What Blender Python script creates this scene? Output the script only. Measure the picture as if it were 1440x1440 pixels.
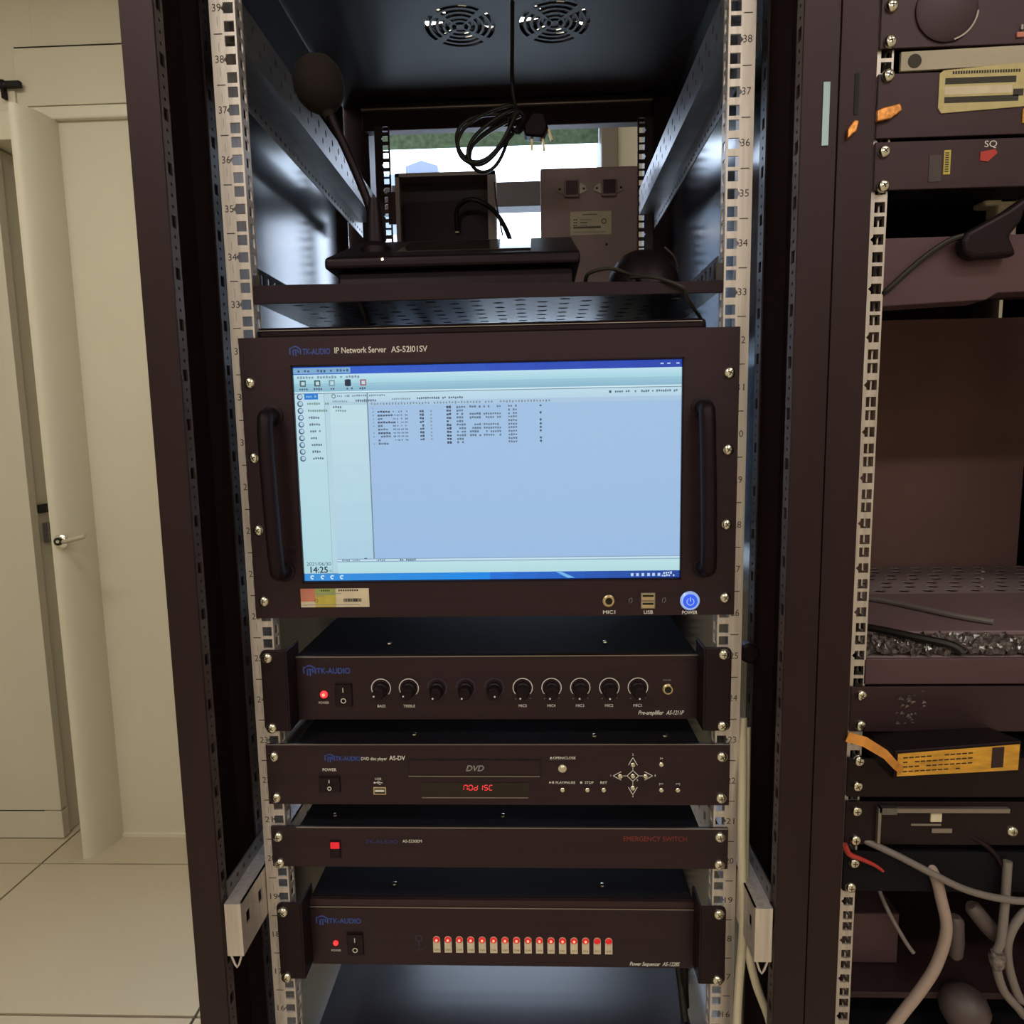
import bpy, bmesh, math, random
from mathutils import Vector, Matrix
from mathutils.geometry import tessellate_polygon
random.seed(7)
for o in list(bpy.data.objects): bpy.data.objects.remove(o)
S = bpy.context.scene
COL = S.collection
PI = math.pi
def lin(r, g, b):
    f = lambda c: (c/255/12.92) if c/255 <= .04045 else ((c/255+.055)/1.055)**2.4
    return (f(r), f(g), f(b))

# ------------------------------------------------------------------ camera
cd = bpy.data.cameras.new('camera'); cam = bpy.data.objects.new('camera', cd); COL.objects.link(cam)
cd.sensor_width = 36; cd.lens = 36*950/1440; cd.clip_start = .02; cd.clip_end = 300
RM = ((0.99920458, -0.03756567, 0.01337987), (0.03568489, 0.99207811, 0.12044755), (-0.01779857, -0.11987429, 0.99262952))
cam.matrix_world = Matrix(((RM[0][0], RM[0][2], -RM[0][1], 0.04718911), (RM[1][0], RM[1][2], -RM[1][1], -0.66625501), (RM[2][0], RM[2][2], -RM[2][1], 1.41833342), (0, 0, 0, 1)))
S.camera = cam
# ------------------------------------------------------------------ daylight outside
w = bpy.data.worlds.new('daylight'); S.world = w; w.use_nodes = True
bg = w.node_tree.nodes['Background']; bg.inputs[0].default_value = (.70, .80, 1, 1); bg.inputs[1].default_value = 8.6
# ------------------------------------------------------------------ ceiling lamps of the room
def area(name, loc, sx, sy, power, col):
    l = bpy.data.lights.new(name, 'AREA'); l.shape = 'RECTANGLE'; l.size = sx; l.size_y = sy; l.energy = power; l.color = col
    o = bpy.data.objects.new(name, l); COL.objects.link(o); o.location = loc; return o
LAMPS = ((-.95, -1.35, 2.86), (1.15, -1.35, 2.86), (-1.35, .25, 2.86), (-.95, -3.3, 2.86), (1.15, -3.3, 2.86))
for i, p in enumerate(LAMPS): area('ceiling_lamp_light', p, 1.16, .26, (12, 12, 14.5, 25, 25)[i], (1, .93, .80))
# ------------------------------------------------------------------ exposure
S.view_settings.view_transform = 'Standard'; S.view_settings.look = 'None'
S.view_settings.exposure = 0; S.view_settings.gamma = 1; S.view_settings.use_curve_mapping = False

# ================================================================== materials
MATS = {}
def mat(name, col, rough=.5, metal=0, emit=None, es=1, noise=0, nscale=(20, 20, 20), bump=0, bscale=None, rvar=0, spec=.5, coat=0, stint=None):
    m = bpy.data.materials.new(name); m.use_nodes = True; nt = m.node_tree; N = nt.nodes; L = nt.links
    b = N['Principled BSDF']
    b.inputs['Base Color'].default_value = (*col, 1); b.inputs['Roughness'].default_value = rough
    b.inputs['Metallic'].default_value = metal; b.inputs['Specular IOR Level'].default_value = spec
    b.inputs['Coat Weight'].default_value = coat
    if stint: b.inputs['Specular Tint'].default_value = (*stint, 1)
    if emit:
        b.inputs['Emission Color'].default_value = (*emit, 1); b.inputs['Emission Strength'].default_value = es
    if noise or bump or rvar:
        tc = N.new('ShaderNodeTexCoord'); mp = N.new('ShaderNodeMapping'); mp.inputs['Scale'].default_value = nscale
        nz = N.new('ShaderNodeTexNoise'); nz.inputs['Scale'].default_value = 1; nz.inputs['Detail'].default_value = 5
        L.new(tc.outputs['Object'], mp.inputs[0]); L.new(mp.outputs[0], nz.inputs['Vector'])
        if noise:
            r = N.new('ShaderNodeValToRGB'); r.color_ramp.elements[0].position = .3; r.color_ramp.elements[1].position = .7
            r.color_ramp.elements[0].color = (*[max(0, c*(1-noise)) for c in col], 1)
            r.color_ramp.elements[1].color = (*[min(1, c*(1+noise)) for c in col], 1)
            L.new(nz.outputs['Fac'], r.inputs[0]); L.new(r.outputs[0], b.inputs['Base Color'])
        if rvar:
            mr = N.new('ShaderNodeMapRange'); mr.inputs[3].default_value = max(.02, rough-rvar); mr.inputs[4].default_value = min(1, rough+rvar)
            L.new(nz.outputs['Fac'], mr.inputs[0]); L.new(mr.outputs[0], b.inputs['Roughness'])
        if bump:
            bp = N.new('ShaderNodeBump'); bp.inputs['Strength'].default_value = bump; bp.inputs['Distance'].default_value = .001
            L.new(nz.outputs['Fac'], bp.inputs['Height']); L.new(bp.outputs[0], b.inputs['Normal'])
    MATS[name] = m; return m
mat('black_paint', (.011, .007, .009), .26, noise=.15, nscale=(6, 6, 6), rvar=.04)
mat('gloss_paint', (.009, .006, .008), .17, noise=.1, nscale=(6, 6, 6), rvar=.02)
mat('frame_paint', (.012, .0062, .0075), .46, stint=(.85, .60, .70), noise=.2, nscale=(40, 40, 6), rvar=.05)
mat('strip_paint', (.05, .033, .036), .38, noise=.3, nscale=(60, 60, 20))
mat('brushed_panel', (.0150, .0078, .0102), .42, stint=(.92, .68, .86), noise=.30, nscale=(4, 4, 420), bump=.05, rvar=.08)
mat('ear_panel', (.0085, .0046, .006), .46, spec=.35, stint=(.9, .68, .84), noise=.15, nscale=(40, 40, 40))
mat('chassis_black', (.0065, .0055, .009), .7, noise=.1, nscale=(20, 20, 20), spec=.15)
mat('top_paint', (.020, .014, .0165), .42, noise=.15, nscale=(6, 6, 6), rvar=.04, spec=.17)
mat('dull_grey', (.085, .062, .066), .5, noise=.1, nscale=(20, 20, 20))
mat('label_straw', (.58, .49, .24), .5, noise=.1, nscale=(90, 90, 90))
mat('edge_grey', (.30, .26, .24), .35, .6)
mat('brown_panel', (.026, .0135, .0155), .45, stint=(1, .74, .92), noise=.2, nscale=(8, 8, 60), rvar=.05)
mat('ledge_panel', (.085, .047, .056), .5, stint=(1, .74, .92), noise=.12, nscale=(8, 8, 40))
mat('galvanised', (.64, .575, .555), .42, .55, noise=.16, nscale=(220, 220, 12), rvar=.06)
mat('galvanised_dark', (.20, .185, .19), .36, .75, noise=.2, nscale=(30, 30, 90))  # darker copy of galvanised; the dim interior the beams reflect is in its colour
mat('screw_steel', (.82, .79, .70), .22, 1)
mat('wall_paint', (.66, .615, .50), .62, noise=.035, nscale=(3, 3, 1.2), bump=.03)
mat('trim_paint', (.70, .655, .54), .42, noise=.03, nscale=(5, 5, 1.5))
mat('door_paint', (.60, .56, .47), .38, noise=.03, nscale=(4, 4, 1))
mat('ceiling_paint', (.72, .70, .63), .8, noise=.03, nscale=(3, 3, 3))
mat('floor_tile', (.53, .455, .335), .33, noise=.05, nscale=(1.3, 1.3, 1.3), rvar=.04)
mat('grout', (.06, .045, .03), .9, noise=.3, nscale=(30, 30, 30))
mat('dark_gap', (.004, .003, .003), .7)
mat('plastic_black', (.009, .0055, .0075), .42, stint=(1, .76, .95), noise=.1, nscale=(60, 60, 60), spec=.22)
mat('foam_black', (.013, .007, .0075), .95, noise=.35, nscale=(500, 500, 500), bump=.5)
mat('rubber_cable', (.012, .009, .009), .5)
mat('cream_cable', (.62, .56, .43), .5, noise=.06, nscale=(30, 30, 8))
mat('grey_cable', (.19, .16, .155), .5, noise=.06, nscale=(30, 30, 8))
mat('pink_cable', (.36, .27, .24), .5, noise=.08, nscale=(30, 30, 8))
mat('window_frame', (.055, .045, .06), .5)
mat('jamb_paint', (.20, .175, .15), .5)
mat('print_white', (.75, .74, .72), .6)
mat('print_grey', (.30, .29, .30), .6)
mat('print_blue', (.035, .085, .42), .5)
mat('print_dim_blue', (.05, .05, .13), .5)
mat('print_navy', (.02, .03, .16), .5)
mat('print_red', (.22, .028, .02), .6)
mat('print_dark', (.045, .038, .035), .7)
mat('gold_metal', (.72, .60, .38), .3, 1)
mat('led_red', (.5, .01, .01), .3, emit=(1, .02, .025), es=2.6)
mat('led_core', (.8, .3, .2), .3, emit=(1, .30, .18), es=1.3)
mat('led_dim', (.4, .01, .01), .3, emit=(1, .02, .03), es=.42)
mat('display_glass', (.012, .006, .006), .12)
mat('display_red', (.4, .02, .02), .4, emit=(1, .05, .06), es=1.0)
mat('switch_red', (.4, .01, .02), .3, emit=(1, .02, .04), es=.5)
mat('deck_paint', (.36, .27, .29), .5, noise=.12, nscale=(8, 8, 40))
mat('case_paint', (.22, .14, .16), .45, noise=.1, nscale=(8, 8, 40))
mat('back_paint', (.24, .13, .125), .6, noise=.15, nscale=(5, 5, 5))
mat('power_blue', (.02, .05, .4), .25, emit=(.02, .10, .75), es=.9)
mat('power_ring', (.45, .60, .95), .2, .3, emit=(.25, .42, .95), es=.5)
mat('label_cream', (.70, .61, .47), .6, noise=.08, nscale=(80, 80, 80))
mat('label_yellow', (.58, .47, .09), .5, noise=.12, nscale=(90, 90, 90))
mat('label_amber', (.62, .31, .035), .45, noise=.25, nscale=(60, 60, 200))
mat('label_pink', (.62, .22, .16), .6, noise=.1, nscale=(80, 80, 80))
mat('label_green', (.33, .40, .12), .6, noise=.1, nscale=(80, 80, 80))
mat('orange_ribbon', (.66, .27, .05), .42, noise=.2, nscale=(90, 90, 90))
mat('red_plastic', (.50, .035, .03), .4)
mat('copper_foil', (.65, .27, .08), .3, .85, noise=.5, nscale=(300, 300, 300))
mat('grey_box', (.36, .25, .27), .55, noise=.1, nscale=(20, 20, 20))
mat('box_inside', (.03, .018, .023), .6)
mat('box_rim', (.34, .27, .28), .5)
mat('beige_bar', (.47, .41, .32), .5, noise=.06, nscale=(6, 6, 60))
mat('clear_film', (.13, .105, .105), .12, 0, noise=.8, nscale=(160, 160, 160), bump=.4, spec=.9)
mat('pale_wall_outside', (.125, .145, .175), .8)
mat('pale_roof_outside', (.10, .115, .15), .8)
mat('ground_outside', (.45, .47, .44), .9, noise=.2, nscale=(1, 1, 1))
mat('green_film', (.20, .36, .29), .6, noise=.35, nscale=(60, 60, 60))
mat('lamp_white', (.8, .8, .76), .5)
mat('lamp_tube', (.9, .9, .85), .5, emit=(1, .93, .80), es=5)
mat('bluish_plate', (.30, .42, .47), .3, .3)
def glass():
    m = bpy.data.materials.new('window_glass'); m.use_nodes = True; N = m.node_tree.nodes; L = m.node_tree.links
    N.remove(N['Principled BSDF']); t = N.new('ShaderNodeBsdfTransparent'); g = N.new('ShaderNodeBsdfGlossy'); x = N.new('ShaderNodeMixShader')
    t.inputs[0].default_value = (.93, .96, .97, 1); g.inputs['Roughness'].default_value = .02; x.inputs[0].default_value = .05
    L.new(t.outputs[0], x.inputs[1]); L.new(g.outputs[0], x.inputs[2]); L.new(x.outputs[0], N['Material Output'].inputs[0]); MATS['window_glass'] = m
glass()
SCR = {}
def scr(r, g, b, s=1.0):
    k = 'screen_%d_%d_%d' % (r, g, b)
    if k not in MATS:
        m = bpy.data.materials.new(k); m.use_nodes = True; p = m.node_tree.nodes['Principled BSDF']
        p.inputs['Base Color'].default_value = (.01, .01, .012, 1); p.inputs['Roughness'].default_value = .25
        p.inputs['Emission Color'].default_value = (*lin(r, g, b), 1); p.inputs['Emission Strength'].default_value = s
        MATS[k] = m
    return k

# ================================================================== geometry helpers (all lengths in millimetres)
class MB:
    def __init__(s): s.v = []; s.f = []; s.m = []
    def add(s, vs, fs, m):
        b = len(s.v); s.v += [tuple(p) for p in vs]; s.f += [tuple(b+i for i in f) for f in fs]; s.m += [m]*len(fs); return s
    def quad(s, a, b, c, d, m): return s.add([a, b, c, d], [(0, 1, 2, 3)], m)
    def box(s, x0, x1, y0, y1, z0, z1, m):
        return s.add([(x0, y0, z0), (x1, y0, z0), (x1, y1, z0), (x0, y1, z0), (x0, y0, z1), (x1, y0, z1), (x1, y1, z1), (x0, y1, z1)],
                     [(0, 3, 2, 1), (4, 5, 6, 7), (0, 1, 5, 4), (1, 2, 6, 5), (2, 3, 7, 6), (3, 0, 4, 7)], m)
    def lathe(s, c, ax, prof, n, m, cap=True):
        # prof: (radius, distance along ax)
        c = Vector(c); ax = Vector(ax).normalized(); u = ax.orthogonal().normalized(); v = ax.cross(u)
        vs = []; fs = []
        for r, h in prof:
            for i in range(n):
                a = 2*PI*i/n; vs.append(c+ax*h+u*(r*math.cos(a))+v*(r*math.sin(a)))
        for k in range(len(prof)-1):
            for i in range(n):
                j = (i+1) % n; fs.append((k*n+i, k*n+j, (k+1)*n+j, (k+1)*n+i))
        if cap:
            fs.append(tuple(range(n-1, -1, -1))); fs.append(tuple((len(prof)-1)*n+i for i in range(n)))
        return s.add(vs, fs, m)
    def tube(s, pts, r, m, n=10, smooth=6, r1=None):
        P = [Vector(p) for p in pts]
        if smooth and len(P) > 2:
            Q = []
            for i in range(len(P)-1):
                p0 = P[max(i-1, 0)]; p1 = P[i]; p2 = P[i+1]; p3 = P[min(i+2, len(P)-1)]
                for k in range(smooth):
                    t = k/smooth
                    Q.append(.5*((2*p1)+(p2-p0)*t+(2*p0-5*p1+4*p2-p3)*t*t+(3*p1-p0-3*p2+p3)*t**3))
            Q.append(P[-1]); P = Q
        vs = []; fs = []; u = None
        for i, p in enumerate(P):
            d = (P[min(i+1, len(P)-1)]-P[max(i-1, 0)]).normalized()
            u = d.orthogonal().normalized() if u is None else (u-d*u.dot(d)).normalized()
            v = d.cross(u); rr = r if r1 is None else r+(r1-r)*i/(len(P)-1)
            for k in range(n):
                a = 2*PI*k/n; vs.append(p+u*(rr*math.cos(a))+v*(rr*math.sin(a)))
        for i in range(len(P)-1):
            for k in range(n):
                j = (k+1) % n; fs.append((i*n+k, i*n+j, (i+1)*n+j, (i+1)*n+k))
        fs.append(tuple(range(n-1, -1, -1))); fs.append(tuple((len(P)-1)*n+k for k in range(n)))
        return s.add(vs, fs, m)
    def prism(s, poly, o, u, v, d, m):
        # 2-D outline poly on plane (o, u, v), pushed along vector d
        o = Vector(o); u = Vector(u); v = Vector(v); d = Vector(d); n = len(poly)
        a = [o+u*p[0]+v*p[1] for p in poly]; vs = a+[p+d for p in a]
        fs = [tuple(range(n)), tuple(range(2*n-1, n-1, -1))]+[(i, i+n, (i+1) % n+n, (i+1) % n) for i in range(n)]
        return s.add(vs, fs, m)
    def plate(s, o, u, v, d, cells, m):
        # sheet with real holes; cells: (u0,u1,v0,v1,[hole polygons]); d: thickness vector
        o = Vector(o); u = Vector(u); v = Vector(v); d = Vector(d)
        for (u0, u1, v0, v1, holes) in cells:
            loops = [[(u0, v0), (u1, v0), (u1, v1), (u0, v1)]]+holes
            key = tuple(tuple((round(x-u0, 3), round(y-v0, 3)) for x, y in l) for l in loops)
            tr = TESS.get(key)
            if tr is None:
                tr = TESS[key] = [tuple(t) for t in tessellate_polygon([[Vector((x, y, 0)) for x, y in l] for l in loops])]
            flat = [p for l in loops for p in l]; n = len(flat)
            vs = [o+u*x+v*y for x, y in flat]; vs += [p+d for p in vs]
            fs = [t for t in tr]+[tuple(i+n for i in reversed(t)) for t in tr]
            k = 0
            for l in loops:
                for i in range(len(l)):
                    fs.append((k+i, k+(i+1) % len(l), k+(i+1) % len(l)+n, k+i+n))
                k += len(l)
            s.add(vs, fs, m)
        return s
TESS = {}
def sq(cx, cy, a, b=None):
    b = a if b is None else b; return [(cx-a, cy-b), (cx-a, cy+b), (cx+a, cy+b), (cx+a, cy-b)]
def ngon(cx, cy, rx, ry=None, n=8, rot=0):
    ry = rx if ry is None else ry
    return [(cx+rx*math.cos(-2*PI*i/n+rot), cy+ry*math.sin(-2*PI*i/n+rot)) for i in range(n)]

ORG = {}
def mesh_of(name, mb, org=(0, 0, 0), smooth=False):
    me = bpy.data.meshes.new(name)
    me.from_pydata([((x-org[0])/1000, (y-org[1])/1000, (z-org[2])/1000) for x, y, z in mb.v], [], mb.f)
    keys = []
    for k in mb.m:
        if k not in keys: keys.append(k)
    for k in keys: me.materials.append(MATS[k])
    ix = {k: i for i, k in enumerate(keys)}
    me.polygons.foreach_set('material_index', [ix[k] for k in mb.m])
    bm = bmesh.new(); bm.from_mesh(me); bmesh.ops.recalc_face_normals(bm, faces=bm.faces); bm.to_mesh(me); bm.free()
    if smooth:
        me.polygons.foreach_set('use_smooth', [True]*len(me.polygons)); me.set_sharp_from_angle(angle=math.radians(38))
    me.update(); return me
def thing(name, label, cat, loc, group=None):
    o = bpy.data.objects.new(name, None); COL.objects.link(o); o.empty_display_size = .02
    o.location = [c/1000 for c in loc]; o['label'] = label; o['category'] = cat
    if group: o['group'] = group
    ORG[o] = Vector(loc); return o
def part(name, mb, parent=None, smooth=False, bevel=0, label=None, seg=2):
    org = ORG[parent] if parent is not None else Vector((0, 0, 0))
    o = bpy.data.objects.new(name, mesh_of(name, mb, org, smooth)); COL.objects.link(o); o.parent = parent; ORG[o] = org
    if bevel:
        b = o.modifiers.new('bevel', 'BEVEL'); b.width = bevel/1000; b.segments = seg; b.limit_method = 'ANGLE'; b.angle_limit = math.radians(40)
    if label: o['label'] = label
    return o
def solo(name, mb, label, cat, group=None, smooth=False, bevel=0, seg=2):
    # a thing that is one mesh; its origin at the base centre
    xs = [p[0] for p in mb.v]; ys = [p[1] for p in mb.v]; zs = [p[2] for p in mb.v]
    org = Vector(((min(xs)+max(xs))/2, (min(ys)+max(ys))/2, min(zs)))
    o = bpy.data.objects.new(name, mesh_of(name, mb, org, smooth)); COL.objects.link(o); o.location = org/1000; ORG[o] = org
    if bevel:
        b = o.modifiers.new('bevel', 'BEVEL'); b.width = bevel/1000; b.segments = seg; b.limit_method = 'ANGLE'; b.angle_limit = math.radians(40)
    o['label'] = label; o['category'] = cat
    if group: o['group'] = group
    return o
def struct(name, mb, smooth=False, bevel=0):
    o = part(name, mb, None, smooth, bevel); o['kind'] = 'structure'; return o
def inst(name, me, parent, loc, rot=None, label=None):
    o = bpy.data.objects.new(name, me); COL.objects.link(o); o.parent = parent
    base = ORG.get(parent, Vector((0, 0, 0))); o.location = (Vector(loc)-base)/1000
    if rot: o.rotation_euler = rot
    if label: o['label'] = label
    ORG[o] = Vector(loc); return o

def prints(name, mb, parent, g=4.0):
    # one part for each separate word or mark of a print
    cell = lambda p: (int(p[0]//g), int(p[2]//g))
    cells = {}
    for f in mb.f:
        for i in f: cells[cell(mb.v[i])] = None
    comp = {}; k = 0
    for c0 in sorted(cells):
        if c0 in comp: continue
        st = [c0]; comp[c0] = k
        while st:
            a, b = st.pop()
            for da in (-1, 0, 1):
                for db in (-1, 0, 1):
                    q = (a+da, b+db)
                    if q in cells and q not in comp: comp[q] = k; st.append(q)
        k += 1
    for j in range(k):
        sub = MB()
        for f, m in zip(mb.f, mb.m):
            if comp[cell(mb.v[f[0]])] == j: sub.add([mb.v[i] for i in f], [tuple(range(len(f)))], m)
        if sub.f: part(name, sub, parent)
# ---- lettering as flat mesh faces
TXT = {}
def glyphs(s):
    if s not in TXT:
        cu = bpy.data.curves.new('t', 'FONT'); cu.body = s; cu.size = 1; cu.resolution_u = 3
        o = bpy.data.objects.new('t', cu); COL.objects.link(o)
        dg = bpy.context.evaluated_depsgraph_get(); me = o.evaluated_get(dg).to_mesh()
        vs = [(v.co.x, v.co.y) for v in me.vertices]; fs = [tuple(p.vertices) for p in me.polygons]
        o.evaluated_get(dg).to_mesh_clear(); bpy.data.objects.remove(o); bpy.data.curves.remove(cu)
        TXT[s] = (vs, fs)
    return TXT[s]
def txt(mb, s, x, z, cap, y, m, width=None, align='l', shear=0, bold=0, basis=None):
    # cap: letter height in mm; x: left (or centre) ; z: middle height
    vs, fs = glyphs(s)
    if not vs: return
    k = cap/.70; x0 = min(p[0] for p in vs); x1 = max(p[0] for p in vs)
    kx = k if width is None else width/(x1-x0)
    ox = x-(0 if align == 'l' else (x1-x0)*kx/2 if align == 'c' else (x1-x0)*kx)
    offs = [(0, 0)] if not bold else [(-bold, 0), (bold, 0), (0, bold), (0, -bold)]
    for i, (dx, dz) in enumerate(offs):
        pts = []
        for (a, b) in vs:
            X = ox+(a-x0)*kx+shear*(b*k)+dx; Z = z-cap/2+b*k+dz
            pts.append((X, y-.01*i, Z) if basis is None else basis(X, y-.01*i, Z))
        mb.add(pts, fs, m)
def strip(mb, pts, w, y, m):
    # flat printed stroke in the XZ plane
    for (a, b) in zip(pts[:-1], pts[1:]):
        dx = b[0]-a[0]; dz = b[1]-a[1]; l = math.hypot(dx, dz) or 1; nx = -dz/l*w/2; nz = dx/l*w/2
        mb.quad((a[0]+nx, y, a[1]+nz), (b[0]+nx, y, b[1]+nz), (b[0]-nx, y, b[1]-nz), (a[0]-nx, y, a[1]-nz), m)
def arc(mb, cx, cz, r, w, a0, a1, y, m, n=28):
    vs = []; fs = []
    for i in range(n+1):
        a = math.radians(a0+(a1-a0)*i/n)
        for rr in (r-w/2, r+w/2): vs.append((cx+rr*math.cos(a), y, cz+rr*math.sin(a)))
    for i in range(n): fs.append((2*i, 2*i+1, 2*i+3, 2*i+2))
    mb.add(vs, fs, m)
def rect(mb, x0, x1, z0, z1, y, m): mb.quad((x0, y, z0), (x1, y, z0), (x1, y, z1), (x0, y, z1), m)
def logo(mb, x, z, h, y, m, m2):
    # house-like emblem of bars, then the name
    w = h*1.15; t = h*.13
    strip(mb, [(x, z-h*.30), (x, z+h*.32), (x+w*.2, z+h*.32)], t, y, m)
    strip(mb, [(x+w*.22, z+h*.42), (x+w*.55, z+h*.5), (x+w*.95, z+h*.22), (x+w*.95, z-h*.3)], t, y, m)
    strip(mb, [(x+w*.3, z-h*.45), (x+w*.3, z+h*.12), (x+w*.75, z+h*.12), (x+w*.75, z-h*.18)], t, y, m2)
    strip(mb, [(x+w*.53, z+h*.12), (x+w*.53, z-h*.5)], t, y, m2)

U = lambda u: 1233+(u-26)*44.45

# ================================================================== the room
mb = MB(); mb.box(-2760, 2760, -4560, 1760, -60, -8, 'grout'); fl = struct('floor', mb)
TX, TY = 825, 587
ty = 1392
rows = [(1391, 1690)]
while ty > -4500:
    rows.append((max(ty-TY, -4500), ty)); ty -= TY
for (y0, y1) in rows:
    x = -1637-TX*2
    while x < 2700:
        x0 = max(x, -2700); x1 = min(x+TX, 2700)
        t = MB()
        g = 3.6
        if y1 == 1690: y0_, y1_ = y0+g, y1
        else: y0_, y1_ = y0+g, y1-g
        if x1-x0 > 20:
            t.box(x0+g, x1-g, y0_, y1_, -10, 0, 'floor_tile'); part('tile', t, fl, bevel=1.2)
        x += TX
# back wall with its window opening
WX0, WX1, WZ0, WZ1 = -900, 265, 900, 2500
mb = MB()
mb.box(-1508, WX0, 1550, 1760, 0, 2900, 'wall_paint'); mb.box(WX1, 2700, 1550, 1760, 0, 2900, 'wall_paint')
mb.box(WX0, WX1, 1550, 1760, 0, WZ0, 'wall_paint'); mb.box(WX0, WX1, 1550, 1760, WZ1, 2900, 'wall_paint')
mb.box(-2700, -1508, 1690, 1760, 0, 2900, 'wall_paint')
struct('wall_back', mb)
mb = MB(); mb.box(-2760, -2700, -4500, 1760, 0, 2900, 'wall_paint'); struct('wall_left', mb)
mb = MB(); mb.box(2700, 2760, -4500, 1760, 0, 2900, 'wall_paint'); struct('wall_right', mb)
mb = MB(); mb.box(-2760, 2760, -4560, -4500, 0, 2900, 'wall_paint'); struct('wall_front', mb)
mb = MB(); mb.box(-2760, 2760, -4560, 1760, 2900, 2960, 'ceiling_paint'); struct('ceiling', mb)
# window: frame, transom, panes
mb = MB()
mb.box(WX0, WX0+45, 1600, 1660, WZ0, WZ1, 'window_frame'); mb.box(WX1-6, WX1, 1560, 1700, WZ0, WZ1, 'jamb_paint')
mb.box(WX0, WX1, 1600, 1660, WZ0, WZ0+45, 'window_frame'); mb.box(WX0, WX1, 1600, 1660, WZ1-45, WZ1, 'window_frame')
win = struct('window_1', mb)
t = MB(); t.box(WX0+45, WX1-6, 1590, 1660, 2128, 2204, 'window_frame'); part('transom_bar', t, win, bevel=3)
t = MB(); t.box(-335, -290, 1600, 1660, WZ0+45, 2128, 'window_frame'); part('mullion', t, win, bevel=3)
for (a, b, c, d) in ((WX0+45, WX1-6, 2204, WZ1-45), (WX0+45, -335, WZ0+45, 2128), (-290, WX1-6, WZ0+45, 2128)):
    t = MB(); t.box(a, b, 1627, 1631, c, d, 'window_glass'); part('pane', t, win)
t = MB(); t.box(WX0+45, WX1-8, 1618, 1621, 2322, 2455, 'green_film'); part('film_band', t, win, label='greenish frosted band across the window')
t = MB(); t.box(WX1-6, WX1+45, 1538, 1552, WZ0-40, WZ1, 'jamb_paint'); part('window_casing', t, win, bevel=2)
# pilaster with a rounded side, header mouldings, recess and white door on the left
def quarter(x0, y0, rx, ry, n=12): return [(x0+rx*math.sin(i/n*PI/2), y0-ry*math.cos(i/n*PI/2)) for i in range(n+1)]
pil = [(-1508, 1552), (-1508, 1415)]+quarter(-1503, 1550, 52, 135)+[(-1451, 1552)]
mb = MB(); mb.prism(pil, (0, 0, 0), (1, 0, 0), (0, 1, 0), (0, 0, 2412), 'trim_paint'); struct('trim_1', mb, smooth=True)
mb = MB(); mb.box(-1552, -880, 1531, 1552, 2412, 2452, 'trim_paint'); struct('trim_2', mb, bevel=6)
mb = MB(); mb.box(-1568, -880, 1538, 1552, 2456, 2626, 'wall_paint'); struct('trim_3', mb, bevel=2)
mb = MB(); mb.box(-1568, -880, 1546, 1552, 2626, 2634, 'dark_gap'); struct('trim_4', mb)
mb = MB(); mb.box(-1452, -320, 1541, 1550, 0, 12, 'trim_paint'); struct('baseboard_back', mb)
mb = MB(); mb.box(-2690, -1655, 1527, 1560, 4, 104, 'door_paint'); mb.box(-2690, -1655, 1527, 1560, 109, 2345, 'door_paint'); mb.box(-2690, -1665, 1535, 1690, 2, 2345, 'door_paint')
dr = struct('door_1', mb, bevel=1.5)
t = MB(); t.box(-2690, -1720, 1529, 1534, 103, 110, 'dark_gap'); part('kick_joint', t, dr)
t = MB(); t.box(-1662, -1652, 1570, 1640, 1165, 1195, 'dark_gap'); t.box(-1662, -1640, 1585, 1625, 1060, 1130, 'galvanised_dark'); part('hinge', t, dr, bevel=2)
mb = MB(); mb.box(-2690, -1508, 1549, 1690, 2412, 2526, 'wall_paint'); mb.box(-2690, -1571, 1515, 1690, 2350, 2435, 'trim_paint'); struct('trim_5', mb, bevel=3)
mb = MB(); mb.box(-2690, -1568, 1530, 1690, 2438, 2500, 'wall_paint'); mb.box(-2690, -1540, 1560, 1690, 2500, 2526, 'dark_gap'); mb.box(-2690, -1508, 1549, 1690, 2526, 2900, 'wall_paint'); struct('trim_6', mb, bevel=1)
h = thing('closer_arm', 'dark metal closer arm above the white door at the far left', 'door closer', (-1590, 1528, 2490))
t = MB(); t.box(-1760, -1537, 1512, 1528, 2502, 2522, 'dark_gap'); part('arm', t, h, bevel=4)
t = MB(); t.lathe((-1592, 1514, 2512), (0, -1, 0), [(13, -8), (13, 3), (8, 6)], 14, 'plastic_black'); t.box(-1596, -1588, 1510, 1526, 2470, 2510, 'plastic_black'); part('pivot', t, h, smooth=True)
h = thing('lever_lock', 'small steel lever lock with round keyhole rose on the white pilaster', 'door lock', (-1478, 1430, 1065))
t = MB(); t.lathe((-1480, 1421, 1091), (.15, -1, 0), [(23, -6), (23, 4), (18, 9), (14, 10)], 24, 'screw_steel'); part('rose', t, h, smooth=True)
t = MB(); t.lathe((-1482, 1411, 1092), (.15, -1, 0), [(13, 0), (13, 4), (8, 4.5)], 18, 'dark_gap'); t.lathe((-1482, 1407, 1092), (.15, -1, 0), [(6, 0), (5, 2)], 12, 'screw_steel'); part('keyhole', t, h, smooth=True)
t = MB(); t.tube([(-1470, 1416, 1090), (-1452, 1404, 1093), (-1425, 1402, 1100), (-1388, 1404, 1109)], 7.5, 'beige_bar', 12); part('lever', t, h, smooth=True)
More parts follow.
